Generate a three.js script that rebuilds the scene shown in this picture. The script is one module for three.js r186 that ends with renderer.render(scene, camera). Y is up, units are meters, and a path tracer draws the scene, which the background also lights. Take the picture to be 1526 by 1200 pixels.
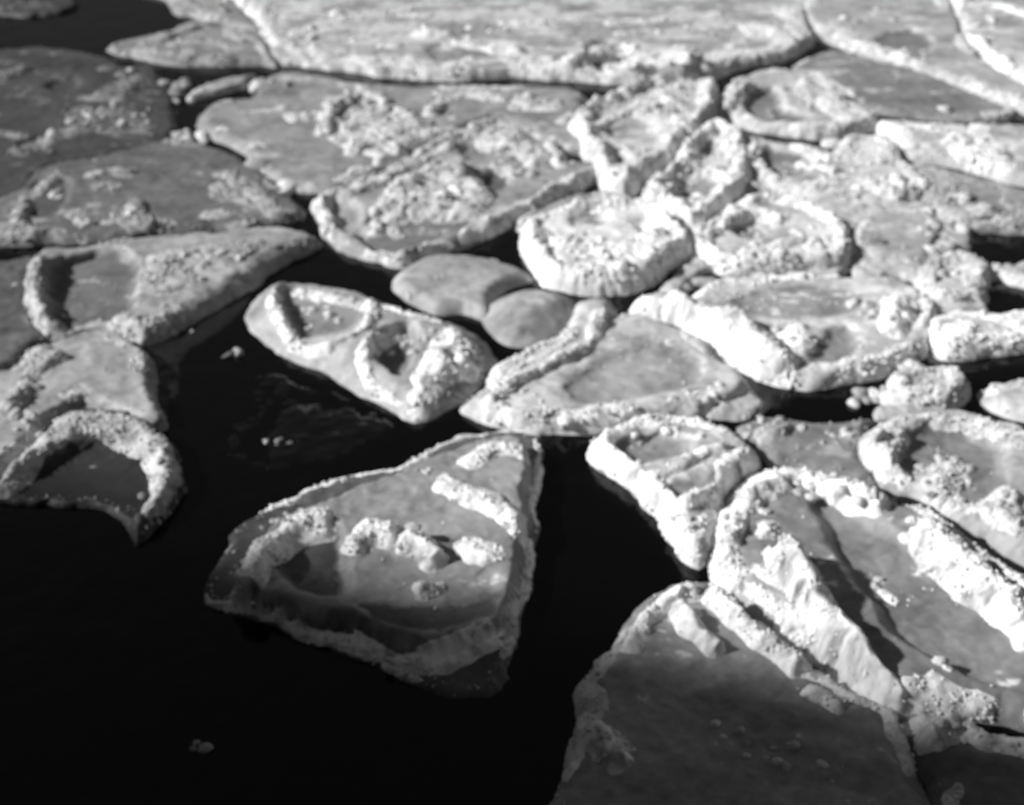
import * as THREE from 'three';
import { mergeVertices } from 'three/addons/utils/BufferGeometryUtils.js';

// ------------------------------------------------------------------ camera, sky, sun, exposure
const scene = new THREE.Scene();
const camera = new THREE.PerspectiveCamera(34, 1024 / 805, 0.1, 900);
camera.position.set(0, 8, 0);
camera.rotation.set(-33 * Math.PI / 180, 0, 0);
camera.focus = 6.5;
camera.userData.fStop = 1.05;

const skyW = 64, skyH = 32, skyData = new Float32Array(skyW * skyH * 4);
for (let j = 0; j < skyH; j++) {
  const el = Math.abs((j + 0.5) / skyH - 0.5) * 2;            // 0 at the horizon, 1 overhead
  const v = 0.058 + 0.05 * Math.pow(1 - el, 3);
  for (let i = 0; i < skyW; i++) skyData.set([v, v, v, 1], (j * skyW + i) * 4);
}
const skyTex = new THREE.DataTexture(skyData, skyW, skyH, THREE.RGBAFormat, THREE.FloatType);
skyTex.mapping = THREE.EquirectangularReflectionMapping;
skyTex.magFilter = THREE.LinearFilter; skyTex.needsUpdate = true;
scene.background = skyTex; scene.environment = skyTex;

const SUN_EL = 34 * Math.PI / 180, SUN_AZ = [-0.995, 0.10];   // from the left
const toSun = new THREE.Vector3(SUN_AZ[0] * Math.cos(SUN_EL), Math.sin(SUN_EL), SUN_AZ[1] * Math.cos(SUN_EL)).normalize();
const sun = new THREE.DirectionalLight(0xffffff, 4.4);
sun.position.copy(toSun).multiplyScalar(60).add(new THREE.Vector3(0, 0, -14));
sun.target.position.set(0, 0, -14);
sun.castShadow = true; sun.shadow.mapSize.set(4096, 4096); sun.shadow.radius = 5;
Object.assign(sun.shadow.camera, { left: -40, right: 40, top: 40, bottom: -40, near: 1, far: 140 });
scene.add(sun, sun.target);

const renderer = new THREE.WebGLRenderer({ antialias: true });
renderer.setSize(1024, 805);
renderer.toneMapping = THREE.LinearToneMapping;
renderer.toneMappingExposure = 1.25;
renderer.shadowMap.enabled = true;

// ------------------------------------------------------------------ noise
function rng(seed) { let a = seed >>> 0; return () => { a = (a + 0x6D2B79F5) | 0; let t = Math.imul(a ^ (a >>> 15), 1 | a); t = (t + Math.imul(t ^ (t >>> 7), 61 | t)) ^ t; return ((t ^ (t >>> 14)) >>> 0) / 4294967296; }; }
const hash = (i, j) => { let h = Math.imul(i, 374761393) + Math.imul(j, 668265263); h = Math.imul(h ^ (h >>> 13), 1274126177); return ((h ^ (h >>> 16)) >>> 0) / 4294967296; };
function vnoise(x, y) {
  const i = Math.floor(x), j = Math.floor(y); let u = x - i, v = y - j;
  u = u * u * u * (u * (u * 6 - 15) + 10); v = v * v * v * (v * (v * 6 - 15) + 10);
  const a = hash(i, j), b = hash(i + 1, j), c = hash(i, j + 1), d = hash(i + 1, j + 1);
  return (a + (b - a) * u + (c - a) * v + (a - b - c + d) * u * v) * 2 - 1;
}
function fbm(x, y, o = 3) { let s = 0, a = 0.55, f = 1; for (let k = 0; k < o; k++) { s += a * vnoise(x * f + k * 17.3, y * f - k * 9.1); a *= 0.5; f *= 2.07; } return s; }
function billow(x, y) {                                       // rounded cobbles, 1 on a crown, 0 in a joint
  const i = Math.floor(x), j = Math.floor(y); let d1 = 9;
  for (let a = -1; a <= 1; a++) for (let b = -1; b <= 1; b++) {
    const px = i + a + hash(i + a + 71, j + b) - x, py = j + b + hash(i + a, j + b + 53) - y, q = px * px + py * py;
    if (q < d1) d1 = q;
  }
  return Math.max(0, 1 - d1 * 1.25);
}
const clods = (x, y) => { const a = 0.75 * fbm(x * 0.8 + 5, y * 0.8, 2), b = 0.75 * fbm(x * 0.8, y * 0.8 + 9, 2); return 0.62 * billow((x + a) * 0.62, (y + b) * 0.62) + 0.3 * billow(x + b * 1.2, y - a * 1.2) + 0.3 * (1 - Math.abs(fbm(x * 1.1 + a, y * 1.1, 3)) * 2.2); };
const sstep = (a, b, x) => { const t = Math.min(1, Math.max(0, (x - a) / (b - a))); return t * t * (3 - 2 * t); };
const mix = (a, b, t) => a + (b - a) * t;

// ------------------------------------------------------------------ plan curves
function pairs(f) { const p = []; for (let k = 0; k < f.length; k += 2) p.push([f[k], f[k + 1]]); return p; }
function smooth(p, closed, step = 0.12) {                     // Catmull-Rom
  const n = p.length, r = [], get = k => closed ? p[(k + n) % n] : p[Math.min(n - 1, Math.max(0, k))];
  for (let k = 0; k < (closed ? n : n - 1); k++) {
    const a = get(k - 1), b = get(k), c = get(k + 1), d = get(k + 2), m = Math.max(1, Math.min(8, Math.round(Math.hypot(c[0] - b[0], c[1] - b[1]) / step)));
    for (let s = 0; s < m; s++) {
      const t = s / m, t2 = t * t, t3 = t2 * t;
      r.push([0, 1].map(q => 0.5 * (2 * b[q] + (c[q] - a[q]) * t + (2 * a[q] - 5 * b[q] + 4 * c[q] - d[q]) * t2 + (3 * b[q] - a[q] - 3 * c[q] + d[q]) * t3)));
    }
  }
  if (!closed) r.push(p[n - 1]);
  return r;
}
function box(p) { let a = 1e9, b = -1e9, c = 1e9, d = -1e9; for (const [x, z] of p) { a = Math.min(a, x); b = Math.max(b, x); c = Math.min(c, z); d = Math.max(d, z); } return [a, b, c, d]; }
function curve(flat, closed, reach) { const p = smooth(pairs(flat), closed); return { p, b: box(p), closed, reach }; }
function sdf(c, x, z) {                                       // positive inside; far points answer -9
  const { p, b, reach } = c; if (x < b[0] - reach || x > b[1] + reach || z < b[2] - reach || z > b[3] + reach) return -9;
  let q = 1e9, inside = false; const n = p.length;
  for (let i = 0, j = n - 1; i < n; j = i++) {
    const ax = p[j][0], az = p[j][1], ex = p[i][0] - ax, ez = p[i][1] - az, wx = x - ax, wz = z - az;
    const t = Math.min(1, Math.max(0, (wx * ex + wz * ez) / (ex * ex + ez * ez + 1e-12))), dx = wx - ex * t, dz = wz - ez * t, d = dx * dx + dz * dz;
    if (d < q) q = d;
    if ((p[i][1] > z) !== (az > z) && x < (p[j][0] - p[i][0]) * (z - p[i][1]) / (az - p[i][1]) + p[i][0]) inside = !inside;
  }
  return inside ? Math.sqrt(q) : -Math.sqrt(q);
}
function lineDist(c, x, z) {                                  // distance to an open line and place along it
  const { p, b, reach } = c; if (x < b[0] - reach || x > b[1] + reach || z < b[2] - reach || z > b[3] + reach) return [9, 0];
  let q = 1e9, s = 0; const n = p.length;
  for (let i = 1; i < n; i++) {
    const ax = p[i - 1][0], az = p[i - 1][1], ex = p[i][0] - ax, ez = p[i][1] - az, wx = x - ax, wz = z - az;
    const t = Math.min(1, Math.max(0, (wx * ex + wz * ez) / (ex * ex + ez * ez + 1e-12))), dx = wx - ex * t, dz = wz - ez * t, d = dx * dx + dz * dz;
    if (d < q) { q = d; s = (i - 1 + t) / (n - 1); }
  }
  return [Math.sqrt(q), s];
}

// ------------------------------------------------------------------ materials
function noiseTex(n, fn, repeat) {
  const d = new Uint8Array(n * n * 4);
  for (let j = 0; j < n; j++) for (let i = 0; i < n; i++) { const v = Math.max(0, Math.min(255, fn(i / n, j / n) * 255)); d.set([v, v, v, 255], (j * n + i) * 4); }
  const t = new THREE.DataTexture(d, n, n); t.wrapS = t.wrapT = THREE.RepeatWrapping; t.magFilter = THREE.LinearFilter; t.minFilter = THREE.LinearMipmapLinearFilter; t.generateMipmaps = true;
  t.repeat.set(repeat, repeat); t.needsUpdate = true; return t;
}
const tile = (u, v, f) => {                                   // noise that closes on itself
  const a = fbm(u * f, v * f, 4), b = fbm((u - 1) * f, v * f, 4), c = fbm(u * f, (v - 1) * f, 4), d = fbm((u - 1) * f, (v - 1) * f, 4);
  return mix(mix(a, b, u), mix(c, d, u), v);
};
const snowBump = noiseTex(512, (u, v) => 0.5 + 0.55 * tile(u, v, 22), 1);
const iceBump = noiseTex(512, (u, v) => 0.5 + 0.5 * tile(u, v, 9), 0.7);
const waterBump = noiseTex(512, (u, v) => 0.5 + 0.5 * tile(u, v, 7), 1);
const M = {
  ice: new THREE.MeshPhysicalMaterial({ vertexColors: true, roughness: 0.62, bumpMap: iceBump, bumpScale: 0.007 }),
  snow: new THREE.MeshPhysicalMaterial({ vertexColors: true, roughness: 1, bumpMap: snowBump, bumpScale: 0.012 }),
  crumb: new THREE.MeshPhysicalMaterial({ roughness: 1 }),
  film: new THREE.MeshPhysicalMaterial({ vertexColors: true, roughness: 0.22, bumpMap: iceBump, bumpScale: 0.004 }),
  water: new THREE.MeshPhysicalMaterial({ color: new THREE.Color().setRGB(0.0012, 0.0012, 0.0012), roughness: 0.12, ior: 1.33, bumpMap: waterBump, bumpScale: 0.012 }),
  paint: new THREE.MeshStandardMaterial({ color: new THREE.Color().setRGB(0.05, 0.05, 0.05), roughness: 0.6 }),
  deck: new THREE.MeshStandardMaterial({ color: new THREE.Color().setRGB(0.18, 0.18, 0.18), roughness: 0.8 }),
};
const lumpTones = [0.88, 0.74, 0.56, 0.38, 0.22].map(v => new THREE.MeshPhysicalMaterial({ color: new THREE.Color().setRGB(v, v, v), roughness: 0.9, bumpMap: snowBump, bumpScale: 0.02 }));

// ------------------------------------------------------------------ helpers for things
const taken = {};
function numbered(n) { const k = taken[n] = (taken[n] ?? -1) + 1; return k ? `${n}_${String(k).padStart(3, '0')}` : n; }
function shade(o) { o.castShadow = o.receiveShadow = true; return o; }
function part(name, geometry, material, parent) { const m = shade(new THREE.Mesh(geometry, material)); m.name = name; parent.add(m); return m; }

// ------------------------------------------------------------------ water
{
  const g = new THREE.PlaneGeometry(800, 800); g.rotateX(-Math.PI / 2);
  const uv = g.attributes.uv, p = g.attributes.position;
  for (let k = 0; k < uv.count; k++) uv.setXY(k, p.getX(k) / 2.2, p.getZ(k) / 2.2);
  const w = shade(new THREE.Mesh(g, M.water)); w.name = 'sea_water'; w.userData = { kind: 'structure', label: 'still black sea water between the ice floes', category: 'water' };
  scene.add(w);
}

// ------------------------------------------------------------------ height sheets
// Cells whose nodes include a kept one, as one geometry for each connected patch. H, C: arrays per node.
function sheets(x0, z0, nx, nz, cell, H, keep, C, ox, oz, crumble, least) {
  const owner = new Int32Array(nx * nz).fill(-1), used = k => keep[k] || keep[k + 1] || keep[k + nx] || keep[k + nx + 1], out = [];
  for (let j0 = 0; j0 < nz - 1; j0++) for (let i0 = 0; i0 < nx - 1; i0++) {
    const k0 = j0 * nx + i0; if (owner[k0] >= 0 || !used(k0)) continue;
    const cells = [k0]; owner[k0] = k0;
    for (let q = 0; q < cells.length; q++) {
      const k = cells[q], i = k % nx, j = (k - i) / nx;
      for (let b = -1; b <= 1; b++) for (let a = -1; a <= 1; a++) {
        const ii = i + a, jj = j + b; if (ii < 0 || jj < 0 || ii >= nx - 1 || jj >= nz - 1) continue;
        const kk = jj * nx + ii; if (owner[kk] < 0 && used(kk)) { owner[kk] = k0; cells.push(kk); }
      }
    }
    if (cells.length < least) continue;
    const id = new Map(), pos = [], col = [], uv = [], idx = [];
    const node = (i, j) => {
      const k = j * nx + i; let n = id.get(k); if (n !== undefined) return n;
      const x = x0 + i * cell, z = z0 + j * cell, y = H[k], c = C[k];
      const dx = crumble * (fbm(x * 6 + y * 10, z * 6 - y * 13, 3)), dz = crumble * (fbm(x * 6 - y * 12 + 40, z * 6 + y * 9, 3));
      pos.push(x + dx - ox, y, z + dz - oz); uv.push(x + y * 0.6, z + y * 0.6); col.push(c, c, c); n = pos.length / 3 - 1; id.set(k, n); return n;
    };
    for (const k of cells) {
      const i = k % nx, j = (k - i) / nx, a = node(i, j), b = node(i + 1, j), c = node(i, j + 1), d = node(i + 1, j + 1);
      if ((i + j) & 1) idx.push(a, c, b, b, c, d); else idx.push(a, c, d, a, d, b);
    }
    const g = new THREE.BufferGeometry();
    g.setAttribute('position', new THREE.Float32BufferAttribute(pos, 3)); g.setAttribute('uv', new THREE.Float32BufferAttribute(uv, 2)); g.setAttribute('color', new THREE.Float32BufferAttribute(col, 3));
    g.setIndex(idx); g.computeVertexNormals(); out.push(g);
  }
  return out;
}

// ------------------------------------------------------------------ lumps: a few shared shapes
const lumpShapes = [];
for (let s = 0; s < 10; s++) {
  const R = rng(900 + s);
  let g = new THREE.IcosahedronGeometry(1, 2); g.deleteAttribute('normal'); g.deleteAttribute('uv'); g = mergeVertices(g, 1e-4);
  const cuts = []; for (let k = 0; k < 7; k++) cuts.push([new THREE.Vector3(R() * 2 - 1, R() * 1.4 - 0.5, R() * 2 - 1).normalize(), 0.62 + 0.25 * R()]);
  const p = g.attributes.position, v = new THREE.Vector3(), uv = [];
  for (let k = 0; k < p.count; k++) {
    v.fromBufferAttribute(p, k);
    v.multiplyScalar(1 + 0.4 * fbm(v.x * 1.6 + s * 7, v.y * 1.6 + v.z * 1.3, 3));
    for (const [n, d] of cuts) { const o = v.dot(n) - d; if (o > 0) v.addScaledVector(n, -o * 0.85); }
    p.setXYZ(k, v.x, v.y, v.z); uv.push(v.x * 0.2 + v.y * 0.1, v.z * 0.2);
  }
  g.setAttribute('uv', new THREE.Float32BufferAttribute(uv, 2)); g.computeVertexNormals(); lumpShapes.push(g);
}
const crumbShape = (() => { let g = new THREE.IcosahedronGeometry(1, 1); g.deleteAttribute('normal'); g.deleteAttribute('uv'); g = mergeVertices(g, 1e-4); const p = g.attributes.position, uv = []; for (let k = 0; k < p.count; k++) { const s = 0.75 + 0.5 * hash(k, 77); p.setXYZ(k, p.getX(k) * s, p.getY(k) * s, p.getZ(k) * s); uv.push(0, 0); } g.setAttribute('uv', new THREE.Float32BufferAttribute(uv, 2)); g.computeVertexNormals(); return g; })();
function lump(R, size, parent, name, tones) {
  const m = part(name, lumpShapes[Math.floor(R() * lumpShapes.length)], tones[Math.floor(R() * tones.length)], parent);
  const s = size * (0.45 + 0.75 * R() * R() + 0.2 * R());
  m.scale.set(s * (0.8 + 0.7 * R()), s * (0.5 + 0.35 * R()), s * (0.7 + 0.4 * R())); m.rotation.set((R() - 0.5) * 0.6, R() * 6.28, (R() - 0.5) * 0.6);
  return m;
}

// ------------------------------------------------------------------ floes
function makeFloe(S, seed) {
  const R = rng(seed * 131 + 7), O = curve(S.out, true, 0.6), [bx0, bx1, bz0, bz1] = O.b, ox = (bx0 + bx1) / 2, oz = (bz0 + bz1) / 2;
  const tiers = S.tiers.map(([f, h, w]) => [curve(f, true, 0.5), h, w]), basins = S.basins.map(([f, h, t]) => [curve(f, true, 0.4), h, t]);
  const ridges = S.ridges.map(([f, h, w, rough]) => [curve(f, false, w * 1.6), h, w, rough]), mounds = S.mounds.map(([f, h, s]) => [curve(f, true, 0.3), h, s]);
  const sx = seed * 3.7, [rh, rw, rc] = S.rim;
  const ground = (x, z) => {                                  // slab height, edge distance, hollow weight and tone
    const e1 = fbm(x * 3.2 + sx, z * 3.2, 2), e2 = fbm(x * 13, z * 13 + sx, 2);
    const d = sdf(O, x, z) + S.grow + S.edge * (1.4 * e1 + 0.3 * e2);
    if (d < -0.28) return [-0.8, d, 0, 0, 0];
    let h, tone = S.tone, hk = 0;
    if (d <= 0) h = d * 2.6; else { const t = Math.min(1, d / S.side); h = S.fb * (1 - (1 - t) * (1 - t)); }
    for (const [c, dh, w] of tiers) { const q = sdf(c, x, z) + 0.05 * e1 + 0.03 * e2; h += dh * sstep(0, w, q); }
    const flat = sstep(0.02, 0.25, d);
    h += flat * (0.028 * fbm(x * 1.7 + sx, z * 1.7, 3) + 0.007 * fbm(x * 8, z * 8 + sx, 3)) + 0.012 * e2 * sstep(-0.05, 0.05, d);
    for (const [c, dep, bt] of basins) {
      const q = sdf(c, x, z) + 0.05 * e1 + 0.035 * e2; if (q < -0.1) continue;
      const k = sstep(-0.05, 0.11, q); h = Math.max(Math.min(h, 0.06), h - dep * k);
      const kt = sstep(0, 0.05, q + 0.03 * e2); tone = mix(tone, bt, kt); hk = Math.max(hk, kt);  // hollow tone: dark wet ice, with shadow of the raised rims painted in
    }
    return [h, d, tone, hk, e2];
  };
  const rimAt = (x, z, d) => {
    if (rh <= 0 || d < 0 || d > rw * 3.2) return 0;
    const c = fbm(x * 1.3 + sx * 2, z * 1.3 - sx, 2) * 0.9 + rc - 0.35; if (c <= 0) return 0;
    const v = 0.55 + 0.5 * Math.max(-0.6, fbm(x * 2.3 - sx, z * 2.3, 2) * 1.6), q = (d - rw * (0.55 + 0.6 * v)) / (rw * (0.5 + 0.75 * v)), band = Math.exp(-q * q) * Math.min(1, c * 2.2);
    return rh * band * (0.35 + 0.9 * clods(x / 0.13, z / 0.13) + 0.3 * fbm(x * 9, z * 9, 2));
  };
  const ridgeAt = ([c, h, w, rough], x, z) => {
    const [q0, s] = lineDist(c, x, z); if (q0 > w * 1.6) return 0;
    const q = q0 * (1 + 0.35 * fbm(x * 4 + sx, z * 4, 2)) / w, t = Math.max(0, 1 - q * q); if (t <= 0) return 0;
    const run = 0.74 + 0.62 * fbm(x * 2.2 + sx, z * 2.2 + w * 31, 2);
    return h * Math.pow(t, 0.8) * run * (0.9 + rough * (-0.28 + 0.5 * clods(x / (w * 0.8), z / (w * 0.8)) + 0.3 * fbm(x * 11, z * 11, 3))) * sstep(0, 0.08, s + 0.02) * sstep(0, 0.08, 1.02 - s);
  };
  const moundAt = ([c, h, s], x, z) => {
    const q = sdf(c, x, z) + 0.06 * fbm(x * 6 + sx, z * 6, 2); if (q <= -0.02) return 0;
    const k = sstep(-0.02, 0.24, q);
    return h * k * (0.25 + 0.85 * clods(x / s + 3, z / s) * (0.65 + 0.6 * vnoise(x * 2.6, z * 2.6)) + 0.22 * fbm(x * 12, z * 12, 3));
  };
  const dist = Math.hypot(ox, oz, 8), cell = Math.min(0.055, Math.max(0.02, dist * 0.0017));
  const x0 = bx0 - 0.2, z0 = bz0 - 0.2, nx = Math.ceil((bx1 - bx0 + 0.4) / cell) + 1, nz = Math.ceil((bz1 - bz0 + 0.4) / cell) + 1, N = nx * nz;
  const H = new Float32Array(N), C = new Float32Array(N), keep = new Uint8Array(N), D = new Float32Array(N);
  const layers = [];
  if (rh > 0) layers.push(['raised_rim', (x, z, d) => rimAt(x, z, d)]);
  for (const r of ridges) layers.push(['snow_ridge', (x, z) => ridgeAt(r, x, z)]);
  for (const m of mounds) layers.push(['snow_mound', (x, z) => moundAt(m, x, z)]);
  const LH = layers.map(() => new Float32Array(N)), LK = layers.map(() => new Uint8Array(N)), SC = new Float32Array(N);
  const thr = 0.62 - S.snow * 1.0;
  for (let j = 0; j < nz; j++) for (let i = 0; i < nx; i++) {
    const k = j * nx + i, x = x0 + i * cell, z = z0 + j * cell, [h, d, tone, hk, e2] = ground(x, z);
    H[k] = h; D[k] = d; keep[k] = h > -0.25 ? 1 : 0; if (!keep[k]) continue;
    const n1 = fbm(x * 2.1 + sx, z * 2.1 + 4, 3), n2 = fbm(x * 8 - sx, z * 10, 3), n3 = fbm(x * 24, z * 30 + sx, 2), w1 = fbm(x * 1.3 + z * 0.5 + sx, z * 3.1 - x * 0.3, 4);
    const dust = sstep(thr, thr + 0.14, w1 * 0.95 + n2 * 0.5 + n3 * 0.3 - hk * 0.2) * (d > 0.02 ? 1 : 0);
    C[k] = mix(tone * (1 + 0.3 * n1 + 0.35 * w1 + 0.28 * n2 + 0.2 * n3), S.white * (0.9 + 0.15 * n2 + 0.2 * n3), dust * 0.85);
    SC[k] = S.white * (1.08 - 0.95 * Math.max(0, n2) - 0.5 * Math.max(0, n1) + 0.35 * n3);   // dry snow or wet grey slush
    for (let l = 0; l < layers.length; l++) {
      const b = d > -0.02 ? layers[l][1](x, z, d) * (layers[l][0] === 'raised_rim' ? 1 : sstep(-0.02, 0.16, d)) : 0; LH[l][k] = b;
    }
  }
  const soften = (A, n) => { const Q = new Float32Array(N); for (; n > 0; n--) { for (let j = 1; j < nz - 1; j++) for (let i = 1; i < nx - 1; i++) { const k = j * nx + i; Q[k] = (4 * A[k] + 2 * (A[k - 1] + A[k + 1] + A[k - nx] + A[k + nx]) + A[k - nx - 1] + A[k - nx + 1] + A[k + nx - 1] + A[k + nx + 1]) / 16; } A.set(Q); } };
  soften(H, 1);
  LH.forEach((A, l) => { soften(A, 1); for (let k = 0; k < N; k++) { LK[l][k] = keep[k] && A[k] > 0.012 ? 1 : 0; A[k] += H[k] - 0.022; } });
  const CR = S.edge < 0.03 ? 0.008 : 0.035, T = new THREE.Group(); T.name = numbered(S.name); T.position.set(ox, 0, oz);
  T.userData = { label: S.label, category: 'ice floe' }; scene.add(T);
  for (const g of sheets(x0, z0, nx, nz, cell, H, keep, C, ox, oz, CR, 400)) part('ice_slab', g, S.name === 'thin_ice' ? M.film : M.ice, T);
  layers.forEach(([n], l) => { for (const g of sheets(x0, z0, nx, nz, cell, LH[l], LK[l], SC, ox, oz, CR, 30)) part(n, g, M.snow, T); });
  const tones = S.white < 0.4 ? [lumpTones[2], lumpTones[3], lumpTones[4]] : S.white < 0.7 ? [lumpTones[1], lumpTones[2], lumpTones[2], lumpTones[3]] : [lumpTones[0], lumpTones[0], lumpTones[1], lumpTones[2]];
  for (const [cx, cz, rx, sh, rz, n, size] of S.blocks) for (let k = 0; k < n; k++) {
    const a = R() * 6.283, q = Math.sqrt(R()), v = Math.sin(a) * q, x = cx + Math.cos(a) * q * rx + v * sh, z = cz - v * rz;
    const [h, d] = ground(x, z); if (d < 0.03) continue;
    let b = 0; for (const [, f] of layers) b = Math.max(b, f(x, z, d));
    const m = lump(R, size, T, 'ice_lump', tones); m.position.set(x - ox, h + Math.max(0, b - 0.02) - m.scale.y * 0.1, z - oz);
  }
  // loose crumbs on rims, ridges and mounds, thinly on the slab: far too many and too small to tell apart
  const spots = [], dens = Math.min(1200, 1200 * Math.pow(13 / dist, 1.3)) * cell * cell;
  for (let k = 0; k < N; k++) {
    if (!keep[k] || H[k] < 0.03) continue;
    let top = -9; for (let l = 0; l < layers.length; l++) if (LK[l][k] && LH[l][k] > H[k]) top = Math.max(top, LH[l][k]);
    const i = k % nx, j = (k - i) / nx, x = x0 + i * cell, z = z0 + j * cell, cl = fbm(x * 3.1 + 50, z * 3.1 + sx, 2);
    const p = top > -9 ? dens * (0.55 + 1.1 * cl) : dens * Math.max(0, 0.16 * S.snow / 0.2 * (cl - 0.05) + (D[k] < 0.14 && S.edge > 0.03 ? 0.22 : 0)); if (R() > p) continue;
    spots.push([x - ox + (R() - 0.5) * cell, Math.max(top, H[k]), z - oz + (R() - 0.5) * cell, top > -9 ? 1 : 0.7]);
  }
  if (spots.length > 3) {
    const I = shade(new THREE.InstancedMesh(crumbShape, M.crumb, spots.length)), m4 = new THREE.Matrix4(), qt = new THREE.Quaternion(), eu = new THREE.Euler(), c3 = new THREE.Color();
    spots.forEach(([x, y, z, f], k) => {
      const s = f * (0.006 + 0.014 * Math.pow(R(), 3)) * Math.min(1.5, dist / 12), g = S.white * (0.78 + 0.28 * R());
      m4.compose(new THREE.Vector3(x, y - s * 0.05, z), qt.setFromEuler(eu.set(R() * 6, R() * 6, R() * 6)), new THREE.Vector3(s * (0.8 + 0.8 * R()), s * (0.6 + 0.5 * R()), s * (0.8 + 0.5 * R())));
      I.setMatrixAt(k, m4); I.setColorAt(k, c3.setRGB(g, g, g));
    });
    I.name = 'snow_crumbs'; I.userData = { kind: 'stuff' }; T.add(I);
  }
  return T;
}
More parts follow.
